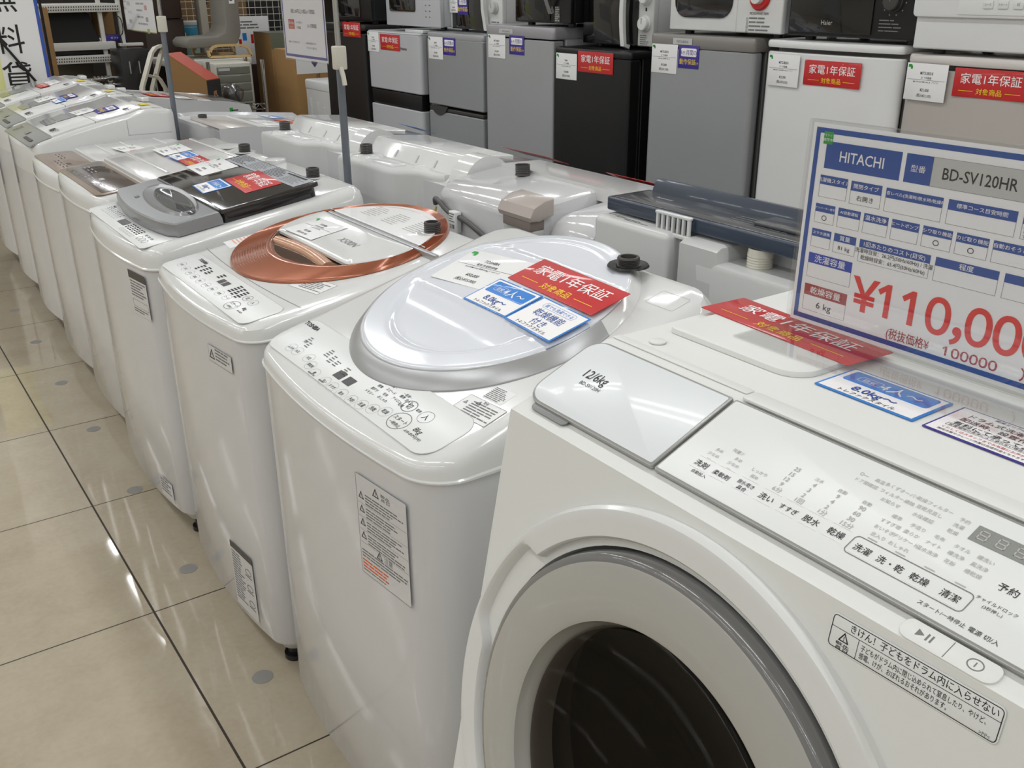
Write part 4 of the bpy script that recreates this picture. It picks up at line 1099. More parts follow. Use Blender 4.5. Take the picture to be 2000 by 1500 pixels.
g.digits(Q, 0.0630, -0.1765, 0.046, '￥１１０，０００', REDT, 0.022, c1, sx=0.82, adv=0.61)
g.text(Q, 0.100, -0.1945, 0.0118, '(税抜価格¥', mat('deep red lettering', (172, 36, 48), 0.5, var=0.02), 'L', 0.0, c1, sx=0.70)
g.digits(Q, 0.1520, -0.1945, 0.0122, '１０００００  ）', mat('deep red lettering', (172, 36, 48), 0.5), 0.02, c1, sx=1.0, adv=0.64)
g.obj('price_sheet', SG, 'printed price sheet')
# ------------------------------------------------------------------ second row, seen from behind (x runs from the back plate towards their fronts)
BX = 1.205
def back_root(label, yc): return thing('washing_machine', label, 'washing machine', (BX, yc, 0), group='washing machines with their backs turned')
def feet(root, w, d):
    for x in (0.07, d - 0.07):
        for sy in (-1, 1):
            g = G(); g.cyl((x, sy * (w / 2 - 0.07), 0), (x, sy * (w / 2 - 0.07), 0.05), 0.02, BLACK, 14); g.obj('foot', root)
def inlet(root, x, y, z, m=DGREY, r=0.017, h=0.026, pad=True):
    up = Fr((x, y, z), (0, -1, 0), (1, 0, 0)); g = G()
    if pad: g.lathe([(0.05, -0.002), (0.042, 0.008), (0.03, 0.010), (0.02, 0.010)], up, 0, 0, WHITE, 28)
    b0 = 0.010 if pad else 0.0
    prof = [(r + 0.002, b0 - 0.002)]
    for k in range(5): prof += [(r, b0 + 0.003 + k * 0.0045), (r + 0.0016, b0 + 0.005 + k * 0.0045)]
    prof += [(r, b0 + h), (r - 0.004, b0 + h), (r - 0.005, b0 + h - 0.012), (0, b0 + h - 0.012)]
    g.lathe(prof, up, 0, 0, m, 24); g.obj('water_inlet', root)
GLID = mat('grey lid film', (150, 150, 150), 0.2, coat=0.4, var=0.03)
STEELG = mat('galvanised back plate', (206, 207, 206), 0.35, metal=0.1, var=0.02)
# two alike, with a stepped tank cover and a round hinge
def stepped(label, yc):
    t = back_root(label, yc)
    d, w = 0.56, 0.56
    g = G(); g.extr([(0.06, 0.08), (d, 0.08), (d + 0.005, 0.77), (0.34, 0.865), (0.06, 0.868)], -w / 2 + 0.0, w / 2, PAINT, 0.02); g.obj('cabinet', t)
    # the tank cover in plan: straight back, an S shaped notch at the near end
    plan = [(0.0, 0.278)]
    plan += [(0.0, -0.02)]
    for k in range(9): 
        s_ = k / 8; plan.append((0.004 + 0.055 * sm(s_), -0.03 - 0.07 * s_))
    plan += [(0.062, -0.16), (0.085, -0.19), (0.15, -0.195), (0.15, 0.278)]
    pi_ = inset(plan, 0.003); pi2 = inset(plan, 0.0045)
    g = G(); g.loft([[(x, y, 0.10) for x, y in plan], [(x, y, 0.872) for x, y in plan], [(x, y, 0.879) for x, y in inset(plan, 0.001)], [(x, y, 0.8825) for x, y in pi_], [(x, y, 0.885) for x, y in pi2]], STEELG)
    g.plate(Fr((0.055, 0.16, 0.884), (0, -1, 0), (1, 0, 0)), 0.06, 0.0, 0.20, 0.05, 0.006, WHITE, 0.01, 0.004)
    g.lathe([(0.03, 0.0), (0.027, 0.004), (0.0, 0.006)], Fr((0.10, -0.06, 0.884), (0, -1, 0), (1, 0, 0)), 0, 0, WHITE, 32, sx=1.3)
    g.obj('tank_cover', t, 'stepped back cover with a scooped corner', sharp=40)
    inlet(t, 0.055, 0.195, 0.886)
    g = G(); prof = [(0.085, 0.80), (0.30, 0.80), (0.30, 0.918), (0.15, 0.930), (0.138, 0.929), (0.130, 0.924), (0.098, 0.878), (0.085, 0.868)]
    g.extr(prof, -0.20, 0.278, WHITE, 0.004)
    for y in (0.12, 0.0, -0.10): g.bar([(0.106, y, 0.892), (0.118, y, 0.909)], 0.007, 0.003, PALEGREY, (0, 1, 0))
    g.obj('hinge_ridge', t)
    g = G(); g.cyl((0.165, -0.205, 0.865), (0.165, -0.278, 0.865), 0.074, WHITE, 40); g.obj('hinge_end', kid(t, 'hinge_ridge'), 'round hinge end')
    g = G(); R = [[(x, y, z) for y in (-0.27, 0.27) for z in ((zt - 0.03, zt) if y < 0 else (zt, zt - 0.03))] for x, zt in ((0.16, 0.924), (0.24, 0.920), (0.36, 0.900), (0.48, 0.860), (0.555, 0.81))]
    g.loft(R, GLID); g.obj('lid', t, 'grey lid sloping away')
    feet(t, w, d)
    return t
R2d = stepped('white washer seen from behind, right of the nearer grey pole', 2.352)
R2c = stepped('white washer seen from behind, left of the nearer grey pole', 2.955)
def farlid(root, x, y, sl, z): 
    f = Fr((0, 0, 0), (0, -1, 0), (1, 0, sl)); f = Fr((root.location.x + x, root.location.y + y, z), f.u, f.v); return f
warranty(farlid(R2d, 0.40, -0.16, -0.36, 0.902), 'red warranty sign on the far side of the washer right of the pole', 0.205, 0.09)
people(farlid(R2c, 0.40, -0.10, -0.36, 0.902), 'blue capacity card on the far side of the washer left of the pole', 0.12, 0.08)

# rounded cover with a mains cord and a beige hose handle
t = back_root('white washer seen from behind with a grey mains cord and a beige handle', 1.785)
R2e = t
g = G()
prof = [(0.0, 0.09), (0.0, 0.86)] + [(0.075 - 0.075 * math.cos(PI / 2 * k / 6), 0.86 + 0.045 * math.sin(PI / 2 * k / 6)) for k in range(1, 7)] + [(0.22, 0.922), (0.36, 0.905), (0.55, 0.80), (0.56, 0.09)]
g.extr(prof[::-1], -0.13, 0.272, PAINT, 0.018)
g.obj('cabinet', t, sharp=40)
g = G()
prof = [(0.03, 0.09), (0.03, 0.83)] + [(0.10 - 0.07 * math.cos(PI / 2 * k / 6), 0.83 + 0.06 * math.sin(PI / 2 * k / 6)) for k in range(1, 7)] + [(0.22, 0.905), (0.36, 0.89), (0.55, 0.79), (0.55, 0.09)]
g.extr(prof[::-1], -0.29, -0.133, PAINT, 0.035)
g.obj('end_cover', t, 'rounded cover at the near end', sharp=40)
g = G(); up = Fr((0.0, 0, 0), (0, -1, 0), (1, 0, 0))
inlet(t, 0.16, 0.13, 0.918, pad=False, h=0.016)
BEI = mat('beige plastic', (178, 168, 162), 0.3, coat=0.2, var=0.03)
g = G(); prof = [(-0.012, 0.872), (-0.016, 0.882), (-0.006, 0.902), (0.022, 0.915), (0.05, 0.918), (0.05, 0.88), (0.01, 0.87)]
g.extr(prof[::-1], -0.145, -0.015, BEI, 0.006)
g.box(-0.010, 0.03, -0.135, -0.03, 0.850, 0.874, mat('taupe plastic', (132, 120, 114), 0.4, var=0.03), 0.003)
g.obj('handle', t, 'beige fold-up handle', sharp=25)
g = G(); g.box(-0.001, 0.03, -0.135, -0.02, 0.825, 0.850, PALEGREY, 0.004); g.obj('handle_socket', t)
g = G()
pts = [(-0.007, 0.270, 0.842), (-0.012, 0.262, 0.857), (-0.013, 0.24, 0.852), (-0.011, 0.20, 0.834), (-0.010, 0.13, 0.826), (-0.010, 0.06, 0.808), (-0.010, -0.01, 0.786), (-0.010, -0.09, 0.782), (-0.011, -0.18, 0.775), (-0.011, -0.27, 0.74)]
sp = []
for i in range(len(pts) - 1):
    for k in range(6):
        s_ = k / 6
        p0, p1, p2, p3 = (Vector(pts[max(0, min(len(pts) - 1, i + q))]) for q in (-1, 0, 1, 2))
        sp.append(0.5 * ((2 * p1) + (p2 - p0) * s_ + (2 * p0 - 5 * p1 + 4 * p2 - p3) * s_ ** 2 + (3 * p1 - p0 - 3 * p2 + p3) * s_ ** 3))
g.tube(sp, 0.0065, mat('grey cable', (84, 82, 82), 0.45, var=0.04), 10); g.obj('mains_cord', t, 'grey mains cord along the back')
g = G(); g.box(-0.022, -0.004, 0.155, 0.185, 0.79, 0.842, CARD, 0.002); fb = Fr((-0.0222, 0.17, 0.81), (0, -1, 0), (0, 0, 1)); g.text(fb, 0, -0.008, 0.012, '注意', INK, 'C', 0.01); g.lines(fb, -0.012, 0.025, 0.024, 4, 0.006, INKG); g.obj('cord_tag', kid(t, 'mains_cord'), 'printed tag round the cord')
g = G(); g.tube([(-0.006, 0.270, 0.835), (-0.012, 0.272, 0.81), (-0.012, 0.274, 0.74), (-0.010, 0.275, 0.60)], 0.003, mat('yellow earth wire', (196, 178, 70), 0.5, var=0.04), 8); g.obj('earth_wire', t, 'thin yellow earth wire')
g = G(); g.box(-0.012, 0.0, 0.250, 0.267, 0.775, 0.80, WHITE, 0.002); g.obj('cord_clip', t)
g = G(); R = [[(x, y, z) for y in (-0.25, 0.25) for z in ((zt - 0.03, zt) if y < 0 else (zt, zt - 0.03))] for x, zt in ((0.18, 0.925), (0.30, 0.922), (0.42, 0.885), (0.535, 0.825))]
g.loft(R, LIDG); g.obj('lid', t, 'clear grey lid')
feet(t, 0.56, 0.56)
warranty(farlid(t, 0.42, -0.02, -0.45, 0.888), 'red warranty sign on the washer with the grey mains cord', 0.20, 0.08)

# navy lidded washer with the tap connector
t = back_root('white washer seen from behind with a navy blue lid and a pale tap connector', 1.165)
g = G(); g.extr([(0.09, 0.08), (0.56, 0.08), (0.56, 0.79), (0.30, 0.87), (0.17, 0.922), (0.09, 0.928)], -0.30, 0.285, PAINT, 0.02); g.obj('cabinet', t)
def rbox(g, x0, x1, y0, y1, z0, z1, m, r=0.014): g.box(x0, x1, y0, y1, z0, z1, m, r, 4)
g = G(); rbox(g, 0.0, 0.12, 0.075, 0.285, 0.1, 0.926, STEELG)
f = Fr((0.020, 0.20, 0.926), (0, -1, 0), (1, 0, 0))
for k in range(3): g.lines(f, -0.07 + 0.03 * k, 0.008 - k * 0.006, 0.07, 1, 0.005, INK)
g.obj('tank_cover', t, 'back cover with printed instructions')
g = G(); plan = rr(0.13, 0.335, 0.06, 8, 1, 0.07, -0.11)
plan = [(max(0.001, x), y) for x, y in plan]
lo_ = [(x, y, 0.895) for x, y in inset(plan, 0.010)]
g.loft([[(x, y, 0.1) for x, y in plan], [(x, y, 0.884) for x, y in plan], [(x, y, 0.892) for x, y in inset(plan, 0.003)], lo_], STEELG)
g.extr([(0.004, 0.80), (0.13, 0.80), (0.13, 0.924), (0.02, 0.924), (0.006, 0.916)], -0.045, 0.052, STEELG, 0.010)
g.obj('pump_cover', t, 'stepped cover carrying the tap connector', sharp=40)
inlet(t, 0.055, -0.10, 0.893, mat('ivory plastic', (206, 203, 190), 0.35, var=0.03), 0.021, 0.036, False)
g = G()
for k in range(7): g.box(0.022, 0.030, 0.042 + k * 0.0135, 0.0475 + k * 0.0135, 0.922, 0.956, WHITE, 0.002)
g.box(0.021, 0.031, 0.040, 0.1305, 0.953, 0.959, WHITE, 0.002); g.box(0.021, 0.031, 0.040, 0.1305, 0.916, 0.924, WHITE, 0.002)
g.obj('vent_grille', t, 'white slotted vent')
NAVY = mat('navy blue plastic', (46, 58, 76), 0.28, coat=0.3, var=0.04)
NAVT = mat('dark slate lid film', (74, 76, 80), 0.22, coat=0.4, var=0.04)
g = G(); g.box(0.035, 0.150, -0.345, 0.285, 0.930, 0.957, NAVY, 0.004)
g.obj('lid', t, 'navy blue lid')
g = G(); f = Fr((0.088, -0.02, 0.957), (0, -1, 0), (1, 0, 0)); g.plate(f, 0.01, 0.0, 0.60, 0.092, 0.0015, NAVT, 0.006, 0.0006)
g.text(f, -0.21, 0.01, 0.012, 'Panasonic', INKL, 'C', 0.01, 0.0018, shear=0.2); g.lines(f, -0.02, 0.02, 0.14, 4, 0.012, INKG, 0.0018, 0.2)
g.obj('lid_top', kid(t, 'lid'), 'dark slate lid film')
g = G(); g.extr([(0.135, 0.94), (0.165, 0.94), (0.165, 0.980), (0.150, 0.982), (0.140, 0.962)], -0.345, 0.268, NAVY, 0.004); g.obj('lid_ridge', kid(t, 'lid'), 'raised navy rim at the far edge')
g = G(); g.box(0.075, 0.132, -0.33, -0.06, 0.9585, 0.966, NAVT, 0.003); g.obj('drawer_lid', kid(t, 'lid'))
feet(t, 0.56, 0.56)

# the two farther ones
t = back_root('white washer with a pale brown panel between the wavy washer and the stepped ones', 3.89)
g = G(); g.extr([(0.0, 0.08), (0.56, 0.08), (0.56, 0.76), (0.50, 0.80), (0.08, 0.835), (0.0, 0.834)][::-1], -0.285, 0.285, PAINT, 0.02); g.obj('cabinet', t)
f = Fr((0.0, 0, 0.838), (0, -1, 0), (1, 0, -0.083))
g = G(); g.plate(f, 0.03, 0.10, 0.50, 0.15, 0.012, mat('rosy beige film', (206, 199, 194), 0.25, coat=0.3, var=0.03), 0.02, 0.004); g.obj('rear_panel', t, 'pale brown rear panel')
g = G(); g.plate(f, 0.0, 0.33, 0.52, 0.27, 0.014, WHITE, 0.02, 0.005); g.obj('lid', t)
inlet(t, 0.06, 0.15, 0.832, pad=False)
feet(t, 0.56, 0.56)
fw_ = Fr(f.o + t.location, f.u, f.v)
warranty(fw_.sub(0.02, 0.37, 0.2, 0.015), 'red warranty sign on the washer with the pale brown panel', 0.17, 0.08)
price(fw_.sub(0.07, 0.25, 0.0, 0.015), 'white price card on the washer with the pale brown panel', 'Haier', '全自動洗濯機', 'JW-C55D 2020年製', '¥14,000', '(税込¥15,400)', 0.20, 0.08)
people(fw_.sub(-0.17, 0.37, 0.1, 0.015), 'blue card on the washer with the pale brown panel', 0.12, 0.08)
t = back_root('white washer with a long sloping top beyond the farther pole', 5.25)
t.location.x = 1.19
g = G(); g.extr([(0.0, 0.08), (0.615, 0.08), (0.632, 0.72), (0.618, 0.762), (0.52, 0.783), (0.0, 0.842)][::-1], -0.25, 0.24, PAINT, 0.012); g.obj('cabinet', t)
f = Fr((0.0, 0, 0.843), (0, -1, 0), (1, 0, -0.113))
g = G(); g.plate(f, 0.0, 0.25, 0.46, 0.40, 0.010, LIDG, 0.02, 0.004); g.obj('lid', t)
g = G(); g.plate(f, 0.0, 0.54, 0.45, 0.14, 0.006, mat('smoky grey panel', (96, 97, 98), 0.2, coat=0.4, var=0.05), 0.02, 0.003); g.obj('control_panel', t, 'smoky grey control panel')
g = G(); g.plate(f, 0.0, 0.35, 0.46, 0.04, 0.014, GLID, 0.004, 0.003); g.obj('lid_grip', kid(t, 'lid'))
g = G(); g.box(0.04, 0.08, -0.02, 0.03, 0.835, 0.872, WHITE, 0.004); g.obj('hose_cover', t)
g = G(); fs = Fr((0.55, -0.2505, 0.735), (1, 0, 0), (0, 0, 1)); g.rect(fs, -0.03, 0.01, 0.018, 0.018, GREEN); g.lines(fs, -0.02, 0.012, 0.05, 3, 0.012, INK, 0.0006); g.obj('eco_sticker', t, 'small green and black sticker')
feet(t, 0.48, 0.60)
fw_ = Fr(f.o + t.location, f.u, f.v)
warranty(fw_.sub(0.08, 0.21, 0.0, 0.0145), 'red warranty sign on the washer beyond the farther pole', 0.20, 0.11)
price(fw_.sub(0.17, 0.30, 0.0, 0.0145), 'white price card on the washer beyond the farther pole', 'AQUA', '全自動洗濯機', 'AQW-GS70 2019年製', '¥19,000', '(税込¥20,900)', 0.17, 0.08)

# ------------------------------------------------------------------ refrigerators along the wall
FX = 2.4
FSIL = mat('silver grey steel skin', (168, 170, 172), 0.3, metal=0.2, var=0.03)
FMID = mat('mid grey steel skin', (158, 161, 163), 0.32, metal=0.2, var=0.03)
FWHT = mat('pale grey door skin', (198, 200, 204), 0.3, metal=0.1, var=0.02)
FBLK = mat('black door skin', (12, 11, 12), 0.4, coat=0.0, var=0.06)
FBRN = mat('charcoal door skin', (34, 31, 30), 0.4, var=0.06)
FLW = mat('white door skin', (228, 229, 229), 0.22, coat=0.3, var=0.015)
FBG = mat('champagne door skin', (190, 184, 178), 0.32, metal=0.15, var=0.02)
GASK = mat('grey gasket', (70, 70, 70), 0.6, var=0.04)
def fridge(label, y0, y1, zt, skin, body, doors, top=None, cap=0.035, dep=0.56, dx=0.0, r=0.012, th=0.055, bow=0.0):
    """doors: list of (z0,z1); y0<y1; the door faces -x"""
    yc, w = (y0 + y1) / 2, y1 - y0
    t = thing('refrigerator', label, 'refrigerator', (FX + dx, yc, 0), group='refrigerators along the wall')
    g = G(); g.box(th + 0.012, dep, -w / 2 + 0.004, w / 2 - 0.004, 0.03, zt - 0.012, body, 0.006); g.obj('cabinet', t)
    g = G(); g.box(th, th + 0.014, -w / 2 + 0.014, w / 2 - 0.014, 0.08, zt - 0.05, GASK); g.obj('door_gasket', t)
    for (z0, z1) in doors:
        g = G()
        plan = rr(th, w, r, 5, 8, th / 2, 0)
        plan = [(x + bow * (2 * y / w) ** 2 * (1 - x / th), y) for x, y in plan]
        g.loft([[(x, y, z) for x, y in inset(plan, e)] for z, e in ((z0, 0.004), (z0 + 0.004, 0), (z1 - 0.004, 0), (z1, 0.004))], skin)
        g.obj('door', t, sharp=40)
    if top:
        g = G(); plan = rr(dep, w, 0.016, 5, 6, dep / 2, 0)
        plan = [(x + bow * (2 * y / w) ** 2 * max(0, 1 - x / th), y) for x, y in plan]
        g.loft([[(x, y, z) for x, y in inset(plan, e)] for z, e in ((zt - cap, 0.002), (zt - cap + 0.005, 0), (zt - 0.008, 0), (zt - 0.002, 0.003), (zt, 0.010))], top); g.obj('top_cap', t)
    g = G(); g.box(0.07, 0.12, -w / 2 + 0.02, w / 2 - 0.02, 0.0, 0.035, BLACK); g.box(dep - 0.08, dep - 0.03, -w / 2 + 0.02, w / 2 - 0.02, 0.0, 0.035, BLACK); g.obj('foot_rail', t)
    return t
FB = lambda y, z, k: Fr((FX + 0.0012, y, z), (-k, -1, 0), (0, 0, 1))
FF = lambda y, z, dx=0.0, lift=0.0012: Fr((FX + dx - lift, y, z), (0, -1, 0), (0, 0, 1))
f1 = fridge('charcoal refrigerator behind the nearer grey pole', 4.80, 5.29, 1.150, FBRN, FBRN, [(0.06, 1.105)], FBRN, 0.03)
f2 = fridge('pale grey two door refrigerator with a black band between the doors', 4.215, 4.76, 1.128, FWHT, FSIL, [(0.06, 0.765), (0.845, 1.118)], FWHT, 0.012, r=0.02)
g = G(); g.box(0.006, 0.054, -0.262, 0.262, 0.770, 0.840, BLACK, 0.004); g.obj('door_band', f2, 'black grip band between the doors')
g = G(); g.box(0.02, 0.10, -0.275, -0.10, 1.128, 1.142, WHITE, 0.003); g.obj('hinge_cover', f2)
g = G(); f = Fr((0, -0.115, 1.045), (0, -1, 0), (0, 0, 1)); g.text(f, 0.0, 0, 0.02, 'Hisense', INK, 'C', 0.01, 0.0008); into(g, kid(f2, 'door'))
f3 = fridge('grey two door refrigerator with a curved grip between its doors', 3.668, 4.145, 1.140, FMID, BLACK, [(0.06, 0.785), (0.815, 1.112)], FSIL, 0.03, r=0.008, dx=0.0)
g = G(); g.box(0.002, 0.05, -0.236, 0.236, 0.788, 0.803, DGREY, 0.003); g.obj('grip_strip', f3)
g = G(); f = Fr((0, 0.12, 0.80), (0, -1, 0), (0, 0, 1)); pts = [(-0.10, 0.012)] + [(-0.10 + 0.16 * k / 12, 0.010 - 0.042 * math.sin(PI * k / 12) ** 0.8) for k in range(1, 12)] + [(0.06, 0.012)]; g.loft([[f.p(a, b, 0.0005) for a, b in pts], [f.p(a, b, 0.004) for a, b in pts]], DGREY); g.obj('door_handle', kid(f3, 'door'), 'dark curved grip')
f4 = fridge('silver grey single door refrigerator left of the black one', 3.160, 3.640, 1.186, FSIL, FSIL, [(0.06, 1.135)], mat('lilac grey cap', (164, 162, 166), 0.3, metal=0.2, var=0.02), 0.045, r=0.008)
g = G(); f = Fr((0, 0.085, 1.163), (0, -1, 0), (0, 0, 1)); g.rect(f, -0.05, -0.009, 0.10, 0.018, PALEGREY, 0.0012); g.text(f, 0.0, -0.005, 0.011, 'MITSUBISHI', INKG, 'C', 0.0, 0.0016); g.obj('name_plate', kid(f4, 'top_cap'))
f5 = fridge('black single door refrigerator in the middle of the row', 2.705, 3.152, 1.118, FBLK, FBLK, [(0.06, 1.090)], FBLK, 0.026, r=0.008)
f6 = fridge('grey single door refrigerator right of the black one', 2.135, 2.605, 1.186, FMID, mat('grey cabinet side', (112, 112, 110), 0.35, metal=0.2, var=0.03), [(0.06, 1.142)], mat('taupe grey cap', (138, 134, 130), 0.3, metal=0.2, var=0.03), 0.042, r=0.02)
g = G(); f = Fr((0, 0.075, 1.165), (0, -1, 0), (0, 0, 1)); g.rect(f, -0.045, -0.010, 0.09, 0.020, PALEGREY, 0.0012); g.text(f, 0.0, -0.005, 0.011, 'MITSUBISHI', INKG, 'C', 0.0, 0.0016); g.obj('name_plate', kid(f6, 'top_cap'))
g = G(); f = Fr((0.12, -0.2313, 1.10), (1, 0, 0), (0, 0, 1)); g.rect(f, -0.03, -0.03, 0.06, 0.06, CARD, 0.0004); g.lines(f, -0.026, 0.022, 0.05, 6, 0.008, INKG, 0.0007); g.obj('rating_sticker', f6)
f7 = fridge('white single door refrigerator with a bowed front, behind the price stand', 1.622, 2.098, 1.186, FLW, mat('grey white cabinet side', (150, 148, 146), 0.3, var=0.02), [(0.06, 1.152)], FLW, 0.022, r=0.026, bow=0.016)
f8 = fridge('champagne single door refrigerator at the right end of the row', 1.110, 1.606, 1.170, FBG, FBG, [(0.06, 1.132)], mat('pearl cap', (214, 209, 204), 0.25, coat=0.2, var=0.02), 0.024, r=0.026, bow=0.016)
g = G(); g.box(0.055, 0.075, 0.2485, 0.262, 1.09, 1.125, WHITE, 0.002); g.obj('hinge_clip', f8)
warranty(FF(4.935, 1.123), 'red warranty sign on the charcoal refrigerator')
price(FF(4.690, 1.072), 'white price card on the two door refrigerator with the black band', 'Hisense', '2ﾄﾞｱ冷蔵庫', 'HR-D1302 2019年製 130L', '¥19,000', '(税込¥20,900)', 0.125, 0.096)
warranty(FF(4.510, 1.076), 'red warranty sign on the two door refrigerator with the black band', 0.205, 0.075)
price(FF(4.062, 1.070), 'white price card on the grey two door refrigerator', 'SHARP', '2ﾄﾞｱ冷蔵庫', 'SJ-D14E 2019年製 137L 右 つけかえ ﾄﾞｱ', '¥19,000', '(税込¥20,900)', 0.13, 0.098)
months(FF(3.941, 1.082), 'violet six month card on the grey two door refrigerator')
price(FF(3.553, 1.100), 'white price card on the silver grey refrigerator left of the black one', 'MITSUBISHI', '2ﾄﾞｱ冷蔵庫', 'MR-P15EC 2018年製 146L 右', '¥13,000', '(税込¥14,300)', 0.13, 0.094)
months(FF(3.406, 1.111), 'violet six month card on the silver grey refrigerator left of the black one')
price(FF(3.072, 1.048), 'white price card on the black refrigerator', 'Haier', '1ﾄﾞｱ冷蔵庫', 'JR-N130A 2020年製 130L 右', '¥18,000', '(税込¥19,800)', 0.13, 0.096)
warranty(FF(2.897, 1.072), 'red warranty sign on the black refrigerator', 0.205, 0.075)
price(FF(2.528, 1.106), 'white price card on the grey refrigerator right of the black one', 'MITSUBISHI', '2ﾄﾞｱ冷蔵庫', 'MR-P15A 2016年製 146L 右', '¥10,000', '(税込¥11,000)', 0.125, 0.094)
months(FF(2.412, 1.117), 'violet six month card on the grey refrigerator right of the black one', 0.095, 0.072)
price(FB(2.012, 1.100, 0.085), 'white price card on the white bow fronted refrigerator', 'MITSUBISHI', '2ﾄﾞｱ冷蔵庫', 'MR-P15E-W 2020年製 146L 白 ﾌﾞﾘｰｼﾞﾝｸﾞ', '¥22,000', '(税込¥24,200)', 0.128, 0.092, lift=0.0)
warranty(FF(1.833, 1.101), 'red warranty sign on the white bow fronted refrigerator', 0.197, 0.070)
price(FB(1.534, 1.100, 0.10), 'white price card on the champagne refrigerator', 'MITSUBISHI', '2ﾄﾞｱ冷蔵庫', 'MR-P15F 2021年製 146L 白、ﾌﾞﾘｰｼﾞﾝｸﾞ', '¥21,000', '(税込¥23,100)', 0.128, 0.094, lift=0.0)
warranty(FF(1.355, 1.108), 'red warranty sign on the champagne refrigerator', 0.197, 0.070)

# ------------------------------------------------------------------ microwaves standing on them
MWIN = mat('tinted oven window', (20, 19, 21), 0.07, coat=0.6, var=0.08)
def oven(label, y0, y1, z0, dx, bodym, facem, h=0.285, dep=0.36, win=(0.02, 0.74, 0.03, 0.03), winm=None, winr=0.006, panel=None, name='microwave_oven'):
    w = y1 - y0
    t = thing(name, label, 'microwave oven' if name == 'microwave_oven' else 'dishwasher', (FX + dx, (y0 + y1) / 2, z0), group='microwave ovens on the refrigerators' if name == 'microwave_oven' else None)
    g = G(); g.box(0.022, dep, -w / 2 + 0.003, w / 2 - 0.003, 0.014, h, bodym, 0.006); g.obj('cabinet', t)
    g = G(); g.box(0.0, 0.024, -w / 2, w / 2, 0.012, h, facem, 0.005); g.obj('front_frame', t)
    f = Fr((0, w / 2, 0), (0, -1, 0), (0, 0, 1))
    if win:
        a0, a1, b0, b1 = win
        g = G(); g.plate(f, (a0 + a1) * w / 2, (b0 + h - b1) / 2, (a1 - a0) * w, h - b0 - b1, 0.005, winm or MWIN, winr, 0.002); g.obj('window', t)
    for x in (0.05, dep - 0.05):
        for sy in (-1, 1):
            g = G(); g.cyl((x, sy * (w / 2 - 0.05), 0), (x, sy * (w / 2 - 0.05), 0.015), 0.016, BLACK, 14); g.obj('foot', t)
    return t, f, w
def knob(t, f, a, b, m, r=0.024):
    g = G(); g.lathe([(r + 0.003, 0.0), (r + 0.002, 0.006), (r, 0.008), (r * 0.92, 0.020), (r * 0.8, 0.023), (0, 0.0235)], f, a, b, m, 32); g.rect(f, a - 0.0015, b, 0.003, r * 0.8, INKG, 0.0238); g.obj('dial', t)
o, f, w = oven('black microwave on the charcoal refrigerator, cut off by the photo top', 4.80, 5.25, 1.151, 0.05, BLACK, BLACK)
o, f, w = oven('white microwave with side vents on the pale grey two door refrigerator', 4.09, 4.62, 1.143, 0.045, FWHT, FWHT, win=(0.085, 0.57, 0.078, 0.03), winr=0.012)
g = G()
for k in range(8):
    for q in (0, 1): g.lines(f, 0.395 + q * 0.035, 0.055 + k * 0.026, 0.018, 1, 0.010, INKG, 0.001)
g.rect(f, 0.37, 0.02, 0.0008, 0.25, INKL, 0.0008); into(g, kid(o, 'front_frame'))
g = G(); fs = Fr((0.02, -w / 2 + 0.0022, 0), (1, 0, 0), (0, 0, 1))
for k in range(8):
    for q in (0, 1): g.rect(fs, 0.16 + q * 0.075, 0.085 + k * 0.018, 0.05, 0.006, GREY, 0.0012)
g.lathe([(0.018, 0), (0.016, 0.006), (0, 0.008)], fs, 0.20, 0.05, WHITE, 24); g.obj('side_vent', kid(o, 'cabinet'), 'slotted side vents')
o, f, w = oven('microwave with black glass and a white side panel on the grey two door refrigerator', 3.657, 4.087, 1.1415, 0.10, WHITE, WHITE, win=(0.055, 0.71, 0.012, 0.012), winm=GLASSBLK, winr=0.003)
oB = o
g = G(); g.bar([f.p(0.320, 0.285, 0.02), f.p(0.320, 0.20, 0.026), f.p(0.320, 0.10, 0.024), f.p(0.324, 0.012, 0.012)], 0.022, 0.016, WHITE, (0, 1, 0)); g.obj('door_handle', kid(o, 'window'))
knob(o, f, 0.376, 0.105, PALEGREY); knob(o, f, 0.376, 0.20, PALEGREY)
g = G(); g.lines(f, 0.345, 0.045, 0.06, 2, 0.016, INKG, 0.001, 0.3); g.rect(f, 0.371, 0.143, 0.01, 0.014, INK, 0.001); into(g, kid(o, 'front_frame'))
price(FF(4.045, 1.262, 0.094), 'white price card on the microwave with the white side panel', 'Iris', '電子ﾚﾝｼﾞ', 'IMB-T178 2019年製', '¥5,000', '(税込¥5,500)', 0.07, 0.08)
months(FF(3.965, 1.255, 0.094), 'violet six month card on the microwave with the white side panel', 0.085, 0.08)
o, f, w = oven('black microwave on the silver grey refrigerator left of the black one', 3.105, 3.475, 1.1875, 0.04, BLACK, BLACK, win=(0.03, 0.66, 0.018, 0.02), winm=GLASSBLK)
g = G(); g.bar([f.p(0.262, 0.28, 0.028), f.p(0.262, 0.10, 0.032), f.p(0.262, 0.05, 0.01)], 0.024, 0.014, CHROME, (0, 1, 0)); g.obj('door_handle', kid(o, 'window'), 'chrome handle')
g = G(); g.rect(f, 0.272, 0.015, 0.035, 0.06, DGREY, 0.001); g.lines(f, 0.274, 0.07, 0.03, 8, 0.007, INKL, 0.0014); into(g, kid(o, 'front_frame'))
o, f, w = oven('microwave with a black glass door and two dials on the black refrigerator', 2.700, 3.095, 1.1195, 0.10, PALEGREY, PALEGREY, win=(0.006, 0.80, 0.012, 0.010), winm=GLASSBLK, winr=0.004)
g = G(); pts = [f.p(0.276, 0.27, 0.008), f.p(0.276, 0.26, 0.03)] + [f.p(0.276 - 0.012 * math.sin(PI * k / 10), 0.25 - 0.235 * k / 10, 0.034) for k in range(11)] + [f.p(0.276, 0.008, 0.012)]
